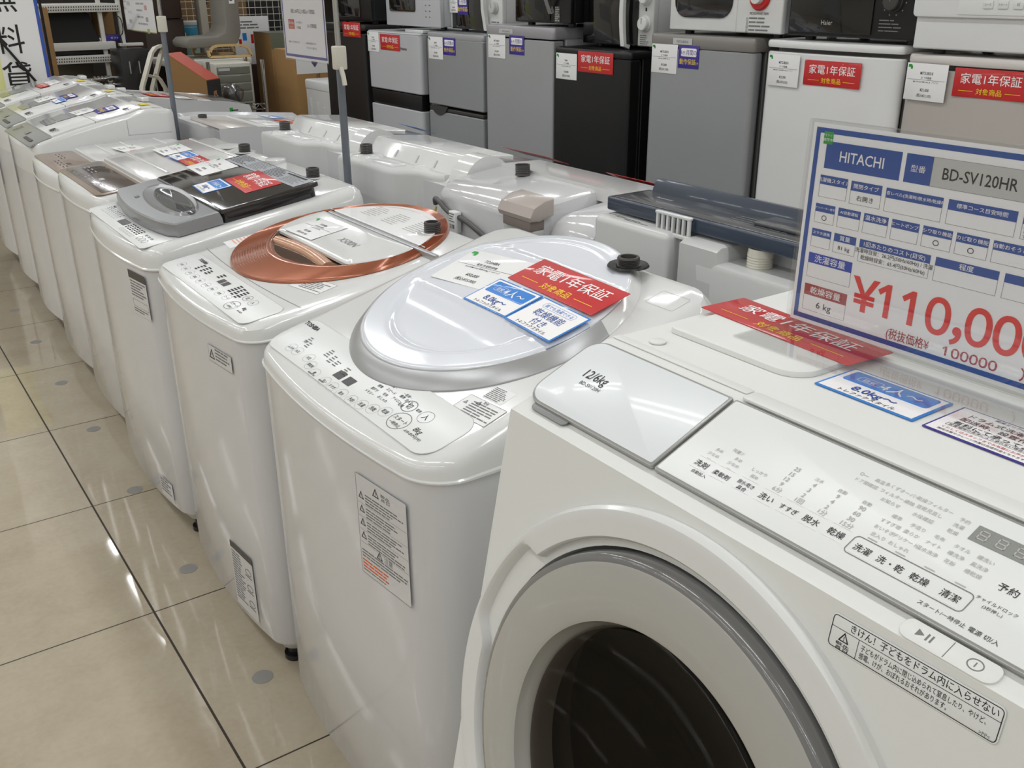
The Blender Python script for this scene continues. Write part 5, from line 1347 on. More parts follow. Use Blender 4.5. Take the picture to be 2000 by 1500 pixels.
g.bar(pts, 0.020, 0.014, WHITE, (0, 1, 0)); g.obj('door_handle', kid(o, 'window'), 'white bar handle')
knob(o, f, 0.355, 0.090, WHITE, 0.026); knob(o, f, 0.355, 0.180, WHITE, 0.026)
g = G(); g.lines(f, 0.328, 0.048, 0.05, 6, 0.007, INKG, 0.001); g.rect(f, 0.351, 0.132, 0.008, 0.012, INK, 0.001); into(g, kid(o, 'front_frame'))
o, f, w = oven('white microwave with a red dial on the grey refrigerator', 2.06, 2.545, 1.187, 0.03, FWHT, WHITE, win=(0.055, 0.585, 0.052, 0.035), winr=0.05)
g = G(); g.lathe([(0.04, 0), (0.04, 0.006), (0.036, 0.010), (0.030, 0.011)], f, 0.395, 0.118, RED, 36, False, True); g.lathe([(0.022, 0.010), (0.02, 0.026), (0, 0.027)], f, 0.395, 0.118, WHITE, 28); g.obj('dial', o, 'red rimmed dial')
g = G(); g.text(f, 0.395, 0.066, 0.011, 'MICROWAVE 700W', INK, 'C', 0.0, 0.001, sx=0.8)
for k in range(4): g.frame(f, 0.345, 0.049 - k * 0.0115, 0.007, 0.008, 0.001, INK, 0.001); g.lines(f, 0.356, 0.054 - k * 0.0115, 0.085, 1, 0.010, INKG, 0.001)
g.rect(f, 0.303, 0.015, 0.0008, 0.26, INKL, 0.001); into(g, kid(o, 'front_frame'))
g = G(); fs = Fr((0.10, -w / 2 + 0.0026, 0.16), (1, 0, 0), (0, 0, 1)); g.rect(fs, 0.0, -0.09, 0.16, 0.2, mat('pale blue leaflet', (176, 190, 206), 0.6, var=0.06)); g.lines(fs, 0.01, 0.09, 0.14, 12, 0.014, INKG, 0.0006); g.obj('instruction_sticker', o)
o, f, w = oven('black microwave with a single dial on the white refrigerator', 1.590, 2.035, 1.187, 0.03, BLACK, BLACK, win=(0.02, 0.66, 0.02, 0.02), winm=GLASSBLK)
g = G(); g.text(f, 0.145, 0.045, 0.018, 'Haier', INKL, 'C', 0.0, 0.0062); g.lines(f, 0.315, 0.060, 0.075, 4, 0.009, INKG, 0.001, 0.3)
for k in range(10):
    t_ = PI * (0.15 + 1.7 * k / 9); g.rect(f, 0.355 + 0.036 * math.sin(t_) - 0.002, 0.11 + 0.036 * math.cos(t_) - 0.002, 0.004, 0.004, INKG, 0.001)
into(g, kid(o, 'front_frame')); knob(o, f, 0.355, 0.11, DGREY, 0.026)
o, f, w = oven('white tabletop dishwasher on the champagne refrigerator', 1.09, 1.585, 1.1715, -0.005, FLW, FLW, h=0.42, dep=0.33, win=None, name='dishwasher')
g = G(); f2_ = f; g.plate(f, w / 2, 0.25, w + 0.01, 0.32, 0.012, FLW, 0.012, 0.004); g.obj('door', o, 'white overhanging door')
g = G(); g.plate(f, 0.30, 0.135, 0.36, 0.075, 0.002, OFFW, 0.004, 0.001, c=0.012)
for k, s_ in enumerate(('コース', 'スタート', '切', '入')):
    g.plate(f, 0.20 + k * 0.038, 0.122, 0.026, 0.019, 0.003, WHITE, 0.003, 0.001, c=0.014); g.text(f, 0.20 + k * 0.038, 0.12, 0.006 if k < 2 else 0.008, s_, INKG, 'C', 0.0, 0.0175)
for k in range(4): g.lines(f, 0.186 + k * 0.034, 0.156, 0.022, 2, 0.012, INKG, 0.0145, 0.3)
g.obj('control_panel', kid(o, 'door'), 'panel with four push buttons')
# ------------------------------------------------------------------ poles, hanging notices, banner
PGREY = mat('blue grey pole paint', (112, 118, 126), 0.35, metal=0.2, var=0.03)
IVORY = mat('ivory plastic', (206, 203, 190), 0.35, var=0.03)
def pole(label, x, y, zc, lever):
    t = thing('sign_pole', label, 'sign pole', (x, y, 0), group='grey telescopic sign poles')
    g = G(); g.box(-0.03, 0.03, -0.13, 0.13, 0.0, 0.012, DGREY, 0.004); g.obj('base', t)
    g = G(); g.cyl((0, 0, 0.012), (0, 0, zc), 0.0105, PGREY, 24); g.obj('lower_tube', t)
    g = G(); g.cyl((0, 0, zc + 0.0), (0, 0, 2.1), 0.0075, CHROME, 20); g.obj('upper_tube', t, 'chrome upper tube')
    g = G(); g.box(-0.016, 0.016, -0.016, 0.014, zc - 0.03, zc + 0.03, IVORY, 0.004); g.obj('clamp', t, 'ivory height clamp')
    if lever:
        g = G(); g.bar([(-0.004, -0.014, zc - 0.024), (-0.004, -0.026, zc - 0.045), (-0.004, -0.032, zc - 0.068)], 0.010, 0.008, IVORY, (1, 0, 0)); g.obj('lever', kid(t, 'clamp'), 'ribbed ivory lever')
    return t
pole('nearer grey telescopic pole with an ivory clamp and lever', 1.155, 2.462, 1.168, True)
pole('farther grey telescopic pole with a plain ivory clamp', 1.172, 4.105, 1.206, False)
def notice(label, x, y0, y1, z0, z1, kind):
    t = thing('hanging_notice', label, 'notice', (x, (y0 + y1) / 2, z0), group='notices hanging from the poles')
    w, h = y1 - y0, z1 - z0
    f = Fr((0, 0, 0), (0, -1, 0), (0, 0, 1))
    g = G(); sheet(g, f.sub(0, 0, 0, 0.0012), -w / 2, 0, w, h, 0.0006, glassy('clear sleeve', (0.96, 0.96, 0.97), 0.02, 0.05)); g.obj('sleeve', t, 'clear plastic sleeve')
    g = G(); sheet(g, f, -w / 2 + 0.004, 0.004, w - 0.008, h - 0.008, 0.0004, CARD); c = 0.0004
    if kind:
        g.frame(f, -w / 2 + 0.008, 0.010, w - 0.016, h - 0.016, 0.007, PURP, c)
        g.text(f, -0.01, h - 0.255, 0.0125, '税抜1,000円未満の商品:7日間保証', INK, 'C', 0.012, c, sx=0.85)
        g.text(f, 0.0, h - 0.292, 0.0125, '税抜1,000円以上の商品:6ヶ月間保証', INK, 'C', 0.012, c, sx=0.82)
        g.rect(f, -0.105, h - 0.335, 0.042, 0.026, RED, c); g.text(f, -0.084, h - 0.322, 0.0075, '家電1年保証', WINK, 'C', 0.01, c + 0.0002, sx=0.9); g.text(f, -0.084, h - 0.332, 0.006, '対象商品', YEL, 'C', 0.01, c + 0.0002)
        g.text(f, -0.03, h - 0.320, 0.008, 'マークが付いて', INK, 'C', 0.0, c, sx=0.8); g.text(f, -0.035, h - 0.333, 0.008, 'いる商品', INK, 'C', 0.005, c); g.text(f, 0.055, h - 0.328, 0.0115, ':12ヶ月間保証', INK, 'C', 0.01, c, sx=0.9)
        g.text(f, -0.075, h - 0.372, 0.006, '※詳細はスタッフまでお問い合わせ下さい', INK, 'C', 0.0, c, sx=0.7); g.text(f, 0.04, h - 0.372, 0.006, '※一部保証対象外の商品がございます。', INK, 'C', 0.0, c, sx=0.7); g.text(f, 0.045, h - 0.384, 0.006, '詳しくはスタッフにご確認ください。', INK, 'C', 0.0, c, sx=0.7)
    else:
        g.rect(f, -0.02, h - 0.05, 0.05, 0.02, BRN, c)
        g.rect(f, -0.04, h - 0.165, 0.20, 0.022, BRN, c)
        for k in range(4):
            g.text(f, -0.17, h - 0.165 - k * 0.035, 0.018, ('配送料金', '取付料金', 'リサイクル', '出張料金')[k], INK, 'L', 0.01, c, sx=0.7)
            g.lines(f, -0.03, h - 0.195 - k * 0.026, 0.14, 1, 0.016, INKG, c)
        for k in range(3): g.rect(f, 0.09 + 0.0 * k, h - 0.215 - k * 0.045, 0.036, 0.018, RED if k == 0 else INKG, c)
        g.lines(f, -0.17, h - 0.09, 0.3, 3, 0.016, INKL, c)
    g.obj('printed_sheet', t, 'printed paper sheet')
    g = G(); g.tube([(0.004, -w / 2 + 0.03, h - 0.004), (0.012, -w / 2 + 0.015, h + 0.03), (0.02, -w / 2 - 0.02, h + 0.06)], 0.0015, CHROME, 6); g.obj('hook_wire', t)
    return t
notice('violet edged warranty notice hanging at the nearer pole', 1.145, 2.505, 2.805, 1.147, 1.567, True)
notice('white price notice hanging at the farther pole', 1.160, 4.145, 4.595, 1.168, 1.47, False)
t = thing('banner', 'tall white vertical banner with large black characters at the left edge', 'banner', (0.78, 5.90, 0))
f = Fr((0, 0, 0), (1, -0.0, 0), (0, 0, 1))
g = G(); sheet(g, f, -0.33, 0.70, 0.60, 1.30, 0.002, CARD); c = 0.0015
g.rect(f, 0.252, 0.70, 0.018, 1.30, mat('blue banner edge', (58, 84, 168), 0.5, var=0.03), c)
g.rect(f, -0.33, 0.70, 0.37, 0.42, mat('pale yellow tint', (226, 226, 158), 0.6, var=0.03), c)
g.text(f, 0.10, 1.235, 0.145, '無', INK, 'C', 0.02, c + 0.0005); g.text(f, 0.10, 1.03, 0.155, '料', INK, 'C', 0.02, c + 0.0005); g.text(f, 0.11, 0.845, 0.155, '貸', INK, 'C', 0.02, c + 0.0005)
g.text(f, 0.10, 1.42, 0.14, '出', INK, 'C', 0.02, c + 0.0005)
g.obj('banner_cloth', t, 'white printed banner cloth', sharp=30)
g = G(); g.cyl((0.285, -0.02, 0.72), (-0.02, -0.02, 1.20), 0.007, BLACK, 10); g.cyl((0.285, -0.02, 0.0), (0.285, -0.02, 0.72), 0.007, BLACK, 10); g.obj('banner_stay', t, 'black slanting stay rod')
g = G(); g.cyl((0.285, 0.02, 0), (0.285, 0.02, 2.0), 0.008, BLACK, 10); g.box(0.08, 0.49, -0.12, 0.12, 0, 0.012, BLACK); g.obj('stand', t)

# ------------------------------------------------------------------ stock at the back, left of the refrigerators
RACKW = mat('white shelf enamel', (206, 205, 198), 0.4, var=0.03)
HOLE = mat('dark slot', (70, 66, 60), 0.7, var=0.04)
BY = 6.5
t = thing('shelving_rack', 'white perforated shelving rack behind the banner', 'shelf rack', (1.36, BY, 0))
def beam(z, x0=-0.26, x1=0.27, name='shelf', slots=True):
    g = G(); g.box(x0, x1, 0.0, 0.45, z - 0.045, z, RACKW, 0.002)
    f = Fr((x0, -0.0005, z - 0.045), (1, 0, 0), (0, 0, 1))
    if slots:
        for k in range(int((x1 - x0) / 0.014)):
            for q in (0, 1): g.rect(f, 0.006 + k * 0.014 + q * 0.003, 0.010 + q * 0.016, 0.007, 0.008, HOLE)
    g.obj(name, t)
beam(1.245, -0.30, 0.255); beam(0.955, -0.22, 0.22); beam(0.60); beam(1.03, -0.24, 0.20, 'shelf', False)
for x in (0.255, 0.14):
    g = G(); g.box(x - 0.012, x + 0.012, 0.02, 0.045, 0, 1.9, RACKW, 0.002); g.obj('post', t)
g = G(); g.box(-0.30, -0.27, 0.42, 0.45, 0, 1.9, RACKW, 0.002); g.obj('post', t)
g = G(); g.box(0.22, 0.36, -0.02, 0.03, 1.000, 1.018, RACKW, 0.003); g.obj('shelf_bracket', t)
def simple(name, label, cat, build, loc=(0, 0, 0), rz=0.0):
    t = thing(name, label, cat, loc, rz); build(t); return t
def carton(label, x0, x1, y0, y1, z0, z1, m=KRAFT, tape=None, prints=None, name='cardboard_box', lean=0.0):
    t = thing(name, label, 'box', ((x0 + x1) / 2, (y0 + y1) / 2, z0))
    w, d, h = x1 - x0, y1 - y0, z1 - z0
    g = G(); g.box(-w / 2, w / 2, -d / 2, d / 2, 0, h, m, 0.003, 2); g.obj('carton', t)
    f = Fr((-w / 2, -d / 2 - 0.0004, 0), (1, 0, 0), (0, 0, 1))
    if tape:
        g = G(); g.rect(f, 0, h - tape[1], w, tape[1], tape[0]); g.box(-w / 2 - 0.0006, w / 2 + 0.0006, -d / 2 - 0.0006, d / 2 + 0.0006, h - 0.001, h + 0.0008, tape[0]); g.obj('packing_tape', t, 'greenish grey tape')
    if prints:
        g = G(); prints(g, f, w, h); g.obj('print', t)
    return t
KDARK = mat('dark brown cardboard', (104, 76, 48), 0.8, bump=0.2, bscale=200, var=0.08)
def pr_a(g, f, w, h): g.rect(f, w * 0.45, h - 0.055, w * 0.34, 0.05, PALEGREY); g.ann(f, w * 0.62, 0.12, 0.02, 0.025, 0.003, KDARK)
carton('tall narrow brown carton between the banner and the white rack', 0.99, 1.15, 6.2, 6.32, 0.0, 1.235, prints=pr_a)
t = thing('cardboard_sheet', 'brown cardboard sheet cut to a slanting edge, right of the tall narrow carton', 'cardboard', (0.86, 6.18, 0))
g = G(); F_ = Fr((0, 0, 0), (1, 0, 0), (0, 0, 1)); g.loft([[F_.p(a, b, q) for a, b in ((0.10, 0.0), (0.34, 0.0), (0.275, 0.80), (0.17, 1.20), (0.155, 1.20))] for q in (-0.004, 0.004)], mat('light brown cardboard', (160, 126, 82), 0.8, bump=0.2, bscale=200, var=0.06)); g.obj('sheet', t)
g = G(); g.loft([[F_.p(a, b, q) for a, b in ((0.160, 0.0), (0.172, 0.0), (0.165, 1.20), (0.156, 1.24))] for q in (0.005, 0.008)], KDARK); g.obj('gap_shade_strip', t)  # dark strip painted for the shaded gap between carton and sheet
BLKF = mat('black fabric', (20, 19, 19), 0.8, bump=0.3, bscale=400, var=0.1)
t = thing('folding_chair', 'black padded backrest of a seat stored on the white rack', 'chair', (1.36, 6.58, 1.030))
F_ = Fr((0, 0, 0), (1, 0, 0), (0, 0.12, 1)); pts = [(-0.215, 0.0), (0.125, 0.0), (0.085, 0.155), (0.06, 0.172), (-0.225, 0.185)]
g = G(); g.loft([[F_.p(a, b, c_) for a, b in inset(pts, e)] for c_, e in ((0, 0.004), (0.006, 0), (0.03, 0), (0.036, 0.006))], BLKF); g.obj('backrest', t)
g = G(); g.box(-0.215, 0.115, -0.04, 0.2, 0.0, 0.012, BLKF, 0.004); g.obj('seat', t)
t = thing('flat_box', 'long black box lying on the lower shelf of the white rack', 'box', (1.36, 6.6, 0.956)); g = G(); g.box(-0.22, 0.28, -0.05, 0.3, 0, 0.028, BLACK, 0.004); g.obj('carton', t)
for (x0, x1, z0, z1, m, lb) in ((1.155, 1.36, 1.03, 1.20, KDARK, 'brown board standing at the back of the white rack'), (1.375, 1.43, 1.03, 1.20, mat('pale board', (186, 182, 170), 0.7, var=0.03), 'pale grey board standing upright on the white rack'), (1.43, 1.455, 1.03, 1.20, BLACK, 'narrow black board beside the pale ones on the rack'), (1.457, 1.525, 1.03, 1.20, mat('cream board', (190, 184, 170), 0.7, var=0.03), 'cream board with vertical lettering on the white rack')):
    t = thing('board', lb, 'board', ((x0 + x1) / 2, 6.88, z0)); g = G(); g.box(-(x1 - x0) / 2 + 0.001, (x1 - x0) / 2 - 0.001, -0.015, 0.015, 0, z1 - z0, m, 0.001)
    if 'cream' in lb: g.lines(Fr((0.015, -0.016, 0.01), (0, 0, 1), (-1, 0, 0)), 0, 0, 0.15, 1, 0.014, INKG)
    g.obj('panel', t)
carton('brown carton at the right end of the white rack', 1.53, 1.63, 6.75, 6.9, 1.03, 1.20)
t = thing('gift_box', 'violet flat box on the white rack', 'box', (1.575, 6.62, 1.0305)); g = G(); g.box(-0.06, 0.07, -0.05, 0.05, 0, 0.034, PURP, 0.002); g.text(Fr((0.0, -0.0505, 0.01), (1, 0, 0), (0, 0, 1)), 0, 0, 0.016, 'ギフト', WINK, 'C', 0.01); g.obj('carton', t)
t = thing('flat_box', 'thin white box lying left of the violet one', 'box', (1.475, 6.60, 1.0305)); g = G(); g.box(-0.045, 0.03, -0.05, 0.05, 0, 0.018, CARD, 0.002); g.obj('carton', t)
t = thing('badminton_racket', 'small black net racket hanging on the white post', 'racket', (1.585, 6.46, 1.02)); F_ = Fr((0, 0, 0.10), (0.95, -0.3, 0), (0, 0, 1))
g = G(); g.tube([F_.p(0.022 * math.cos(2 * PI * k / 24), 0.055 * math.sin(2 * PI * k / 24)) for k in range(25)], 0.003, BLACK, 6); g.tube([F_.p(0, -0.055), F_.p(0.004, -0.10)], 0.004, BLACK, 6); g.obj('frame', t)
g = G()
for k in range(-4, 5):
    x = k * 0.0046; hh = 0.052 * math.sqrt(max(0, 1 - (x / 0.022) ** 2)); g.tube([F_.p(x, -hh), F_.p(x, hh)], 0.0008, DGREY, 4)
g.obj('net', t)
t = thing('cabinet', 'black cabinet below the right end of the white rack', 'cabinet', (1.60, 6.28, 0)); g = G(); g.box(-0.10, 0.085, -0.08, 0.15, 0.0, 0.995, BLACK, 0.004); g.obj('body', t)
for x in (-0.055, 0.0):
    g = G(); g.box(x, x + 0.006, -0.086, -0.080, 0.86, 0.93, SILVER); g.obj('door_handle', t)
for k, (z, x0, x1, lb) in enumerate(((0.815, 1.20, 1.50, 'upper of two chrome rods lying across the lower rack'), (0.775, 1.22, 1.56, 'lower of two chrome rods lying across the lower rack'))):
    t = thing('chrome_rod', lb, 'rod', (x0, 6.42, z)); g = G(); g.cyl((0, 0, 0), (x1 - x0, 0, 0.01), 0.011, CHROME, 16); g.obj('tube', t)
    g = G()
    for q in range(5): g.cyl((x1 - x0 - 0.12 + q * 0.022, 0, 0.008), (x1 - x0 - 0.108 + q * 0.022, 0, 0.009), 0.017, CHROME, 16)
    g.obj('collar', t)
t = thing('rod_stand', 'low dark stand carrying the chrome rods', 'stand', (1.38, 6.42, 0)); g = G(); g.box(-0.19, 0.10, -0.05, 0.05, 0.0, 0.758, KDARK, 0.004); g.obj('body', t)
carton('brown carton on the floor at the end of the white rack', 1.545, 1.60, 6.55, 6.75, 0.60, 0.91)
carton('dull grey carton on the lowest shelf of the white rack', 1.24, 1.45, 6.7, 6.9, 0.60, 0.90, mat('grey cardboard', (96, 92, 84), 0.8, var=0.05))
# step ladder
LADW = mat('white ladder enamel', (214, 209, 196), 0.4, var=0.03)
t = thing('step_ladder', 'white folding step ladder with a rounded top rail', 'step ladder', (1.65, 6.06, 0))
def arch(y): return [(-0.22, y, 0.30), (-0.135, y, 0.72), (-0.075, y, 0.965)]
g = G(); top = []
for k in range(9):
    q = k / 8; top.append((-0.055 + 0.02 * q, -0.06 + 0.12 * q, 1.0 + 0.012 * math.sin(PI * q)))
g.bar([(-0.21, -0.06, 0.0), (-0.14, -0.06, 0.55), (-0.10, -0.06, 0.80), (-0.02, -0.06, 0.985), (0.005, -0.055, 1.01), (0.045, -0.03, 1.02), (0.07, 0.01, 1.005), (0.065, 0.05, 0.97), (0.0, 0.09, 0.78), (-0.04, 0.10, 0.60), (-0.06, 0.10, 0.0)], 0.030, 0.016, LADW, (0.5, -0.8, 0.1)); g.obj('front_frame', t)
g = G(); g.bar([(-0.055, 0.0, 0.86), (0.02, 0.02, 0.84), (0.05, 0.03, 0.78), (0.075, 0.04, 0.60), (0.085, 0.04, 0.0)], 0.028, 0.014, LADW, (0.3, 0.9, 0)); g.obj('rear_leg', t)
g = G(); g.bar([(0.015, 0.06, 0.86), (0.05, 0.07, 0.82), (0.08, 0.08, 0.76), (0.105, 0.085, 0.60), (0.115, 0.085, 0.0)], 0.028, 0.014, LADW, (0.3, 0.9, 0)); g.obj('rear_leg', t)
for z in (0.25, 0.50):
    g = G(); g.box(-0.20, -0.03, -0.06, 0.10, z - 0.015, z, LADW, 0.004); g.obj('step', t)
# dark wardrobe
t = thing('wardrobe', 'dark brown wooden wardrobe behind the step ladder', 'wardrobe', (1.97, 7.1, 0)); WD = mat('dark brown wood', (52, 36, 28), 0.5, bump=0.15, bscale=60, var=0.15)
g = G(); g.box(-0.13, 0.13, -0.25, 0.25, 0, 1.14, WD, 0.003); g.obj('lower_body', t)
g = G(); g.box(-0.15, 0.12, -0.27, 0.25, 1.142, 1.9, WD, 0.003); g.obj('upper_body', t)
# wire grid
t = thing('wire_grid', 'white wire grid panel behind the grey floor chair', 'wire grid', (2.52, 7.25, 0))
g = G()
for k in range(18): x = -0.36 + k * 0.046; g.cyl((x, 0, 0.5), (x, 0, 1.7), 0.0022, RACKW, 6)
for k in range(26): z = 0.5 + k * 0.046; g.cyl((-0.36, -0.004, z), (0.43, -0.004, z), 0.0022, RACKW, 6)
g.obj('wires', t)
t = thing('bedding_pack', 'turquoise bedding pack in clear plastic hanging on the wire grid', 'package', (2.22, 7.19, 0.88)); TEAL = mat('turquoise packaging', (34, 128, 158), 0.35, coat=0.3, var=0.06)
g = G(); g.box(-0.10, 0.085, -0.03, 0.03, 0, 0.20, TEAL, 0.012); g.obj('pack', t)
g = G(); f = Fr((0, -0.031, 0), (1, 0, 0), (0, 0, 1)); g.rect(f, -0.09, 0.01, 0.16, 0.10, mat('pale green print', (150, 178, 168), 0.5, var=0.1)); g.rect(f, -0.09, 0.13, 0.07, 0.028, CARD, 0.0005); g.text(f, -0.055, 0.136, 0.018, 'ふとん', TEAL, 'C', 0.01, 0.0009); g.obj('print', t)
g = G(); g.box(-0.10, 0.085, -0.028, 0.028, 0.198, 0.235, PALEGREY, 0.01); g.obj('header', t, 'pale header card')
carton('light grey slab box behind the grey floor chair', 2.235, 2.285, 6.9, 7.0, 0.90, 1.35, mat('pale stone board', (170, 164, 152), 0.7, var=0.04), name='flat_box')
GFAB = mat('grey woven fabric', (128, 124, 116), 0.9, bump=0.5, bscale=500, var=0.06)
WOODL = mat('pale varnished wood', (206, 176, 124), 0.4, coat=0.2, var=0.08)
t = thing('floor_chair', 'grey upholstered floor chair with curved pale wooden arms', 'chair', (2.135, 6.52, 0.910))
g = G(); prof = [(-0.16, 0.066), (0.12, 0.068), (0.165, 0.09), (0.19, 0.15), (0.20, 0.55), (0.19, 0.60), (0.125, 0.60), (0.105, 0.55), (0.095, 0.20), (0.08, 0.155), (0.03, 0.132), (-0.15, 0.126), (-0.175, 0.105), (-0.175, 0.08)]
g.extr(prof, -0.12, 0.17, GFAB, 0.010); g.obj('seat_and_back', t, 'grey padded seat and back', sharp=60)
for y in (-0.13, 0.18):
    g = G(); pts = [(-0.04, y, 0.0), (-0.045, y, 0.035)] + [(0.03 - 0.06 * math.cos(PI / 2 * k / 5), y, 0.03 + 0.035 * math.sin(PI / 2 * k / 5)) for k in range(6)] + [(0.14 + 0.085 * math.sin(PI / 2 * k / 5), y, 0.03 + 0.035 * math.cos(PI / 2 * k / 5)) for k in range(6)] + [(0.235, y, 0.0), (0.235, y, -0.004), (-0.04, y, -0.002)]
    pts = [(x, yy, z + 0.012) for x, yy, z in pts]
    g.bar(pts, 0.03, 0.014, WOODL, (0, 1, 0)); g.obj('arm', t, 'curved pale wooden arm')
g = G(); f = Fr((0.16, -0.1225, 0.36), (1, 0, 0), (0, 0, 1)); g.rect(f, -0.03, -0.035, 0.036, 0.05, CARD); g.lines(f, -0.026, 0.005, 0.028, 3, 0.012, INK, 0.0006); g.obj('price_tag', t)
t = thing('display_table', 'low white table under the floor chair', 'table', (2.08, 6.55, 0)); g = G(); g.box(-0.26, 0.27, -0.22, 0.28, 0.872, 0.909, RACKW, 0.003); g.obj('tabletop', t)
for x in (-0.24, 0.25):
    for y in (-0.2, 0.26):
        g = G(); g.box(x - 0.015, x + 0.015, y - 0.015, y + 0.015, 0, 0.874, RACKW); g.obj('leg', t)
def pr_o(g, f, w, h): pass
t = thing('orange_carton', 'brown carton with a sloping orange top and a black end', 'box', (1.80, 5.80, 0.60), math.radians(38))
ORNG = mat('orange print board', (172, 58, 26), 0.5, var=0.06)
g = G(); g.loft([[(-0.065, -0.12, 0), (0.07, -0.12, 0), (0.07, 0.12, 0), (-0.065, 0.12, 0)], [(-0.065, -0.12, 0.245), (0.07, -0.12, 0.245), (0.07, 0.12, 0.385), (-0.065, 0.12, 0.385)]], KRAFT); g.obj('carton', t)
g = G(); g.loft([[(-0.066, -0.121, 0.2445 + q), (0.071, -0.121, 0.2445 + q), (0.071, 0.121, 0.3855 + q), (-0.066, 0.121, 0.3855 + q)] for q in (0.0006, 0.002)], ORNG); g.obj('top_panel', t, 'orange top'); 
g = G(); f = Fr((0.0, -0.1208, 0), (1, 0, 0), (0, 0, 1)); g.rect(f, -0.065, 0.0, 0.135, 0.242, BLACK); g.text(Fr((0.02, -0.1214, 0.04), (0, 0, 1), (-1, 0, 0)), 0.09, 0, 0.06, 'Giga', mat('copper lettering', (176, 132, 90), 0.5, var=0.03), 'C', 0.02); g.obj('end_panel', t, 'black end')
t = thing('carton_plinth', 'plain dark carton below the orange topped one', 'box', (1.785, 5.78, 0)); g = G(); g.box(-0.10, 0.10, -0.15, 0.15, 0, 0.60, KDARK, 0.003); g.obj('carton', t)
# drawers
DRW = mat('smoked drawer plastic', (116, 116, 106), 0.25, coat=0.3, var=0.06)
t = thing('drawer_unit', 'off white plastic drawer unit with smoky drawers', 'drawer unit', (2.115, 6.05, 0.66))
g = G(); g.box(-0.115, 0.115, -0.02, 0.20, 0, 0.245, mat('off white case', (198, 196, 184), 0.45, var=0.03), 0.008); g.obj('case', t)
for z, h in ((0.178, 0.045), (0.128, 0.045), (0.078, 0.045), (0.014, 0.058)):
    g = G(); g.box(-0.104, 0.104, -0.026, 0.0, z, z + h, DRW, 0.004); g.obj('drawer', t)
g = G(); f = Fr((-0.075, -0.0268, 0.2), (1, 0, 0), (0, 0, 1)); g.rect(f, -0.02, 0, 0.07, 0.016, PALEGREY); g.obj('label_tag', t)
t = thing('wire_shelf', 'chrome wire shelf under the drawer unit', 'shelf', (2.115, 6.05, 0))
g = G()
for y in (-0.06, 0.21):
    for z in (0.655, 0.625): g.cyl((-0.16, y, z), (0.16, y, z), 0.004, CHROME, 8)
    for k in range(10): g.cyl((-0.16 + k * 0.032, y, 0.655 if k % 2 else 0.625), (-0.16 + (k + 1) * 0.032, y, 0.625 if k % 2 else 0.655), 0.002, CHROME, 6)
for k in range(13): g.cyl((-0.15 + k * 0.025, -0.06, 0.656), (-0.15 + k * 0.025, 0.21, 0.656), 0.002, CHROME, 6)
g.obj('wire_deck', t)
for x in (-0.17, 0.17):
    for y in (-0.07, 0.22):
        g = G(); g.cyl((x, y, 0), (x, y, 0.92), 0.0125, CHROME, 14); g.obj('post', t)
PLW = glassy('crinkled plastic wrap', (0.8, 0.8, 0.82), 0.4, 0.15)
t = thing('wrapped_bundle', 'dark bundle wrapped in crinkled clear plastic beside the orange topped carton', 'package', (2.02, 5.84, 0.68))
random.seed(11)
def blob(rx, ry, rz, m, jit, name, par, n=22, k_=14):
    g = G(); R = []
    for i in range(1, k_):
        p = PI * i / k_
        R.append([(rx * math.sin(p) * math.cos(2 * PI * k / n) * (1 + random.uniform(-jit, jit)), ry * math.sin(p) * math.sin(2 * PI * k / n) * (1 + random.uniform(-jit, jit)), rz - rz * math.cos(p) * (1 + random.uniform(-jit, jit) * 0.4)) for k in range(n)])
    g.loft(R, m); return g.obj(name, par, sharp=60)
blob(0.05, 0.05, 0.05, DGREY, 0.05, 'bundle', t); blob(0.07, 0.065, 0.062, PLW, 0.16, 'plastic_wrap', t)
t = thing('bundle_stand', 'small dark box under the wrapped bundle', 'box', (2.02, 5.84, 0)); g = G(); g.box(-0.05, 0.05, -0.05, 0.05, 0, 0.68, KDARK, 0.003); g.obj('carton', t)
TAPE = mat('grey green tape', (104, 108, 92), 0.4, var=0.06)
def pr_t(g, f, w, h): g.ann(f, 0.06, h - 0.21, 0.028, 0.034, 0.03, KDARK); g.frame(f, w - 0.05, h - 0.19, 0.022, 0.10, 0.003, KDARK); g.lines(f, w - 0.045, h - 0.11, 0.012, 5, 0.018, KDARK, 0.0006)
carton('tall brown carton with grey green tape at the top, right of the wire shelf', 2.525, 2.765, 6.42, 6.72, 0.0, 1.05, tape=(TAPE, 0.10), prints=pr_t)
def pr_c(g, f, w, h):
    fr = Fr(f.p(w * 0.62, 0.555), (0, 0, 1), (-1, 0, 0)); g.text(fr, 0.0, 0.0, 0.036, 'COMPRESSION POCKET COIL', INK, 'L', 0.0, 0.0006, sx=0.56)
    g.text(fr, 0.05, 0.05, 0.016, '圧縮ロール梱包マットレス', KDARK, 'L', 0.0, 0.0006, sx=0.7)
    g.rect(f, 0.006, h - 0.14, w * 0.95, 0.14, CARD); g.poly(f, [(w * 0.42, h - 0.075), (w * 0.50, h - 0.105), (w * 0.60, h - 0.07), (w * 0.6, h - 0.06), (w * 0.42, h - 0.06)], mat('violet grey print', (88, 74, 104), 0.6, var=0.03), 0.0007)
carton('brown mattress carton with vertical lettering below the hanging notice', 2.475, 2.735, 5.92, 6.25, 0.0, 0.965, mat('honey brown cardboard', (158, 122, 76), 0.8, bump=0.2, bscale=200, var=0.06), prints=pr_c)
carton('amber carton standing right of the mattress carton', 2.80, 2.86, 6.00, 6.25, 0.0, 0.945, mat('amber cardboard', (176, 112, 48), 0.7, var=0.05))
t = thing('spare_washer', 'white appliance with an embossed side, left of the charcoal refrigerator', 'washing machine', (2.545, 5.52, 0))
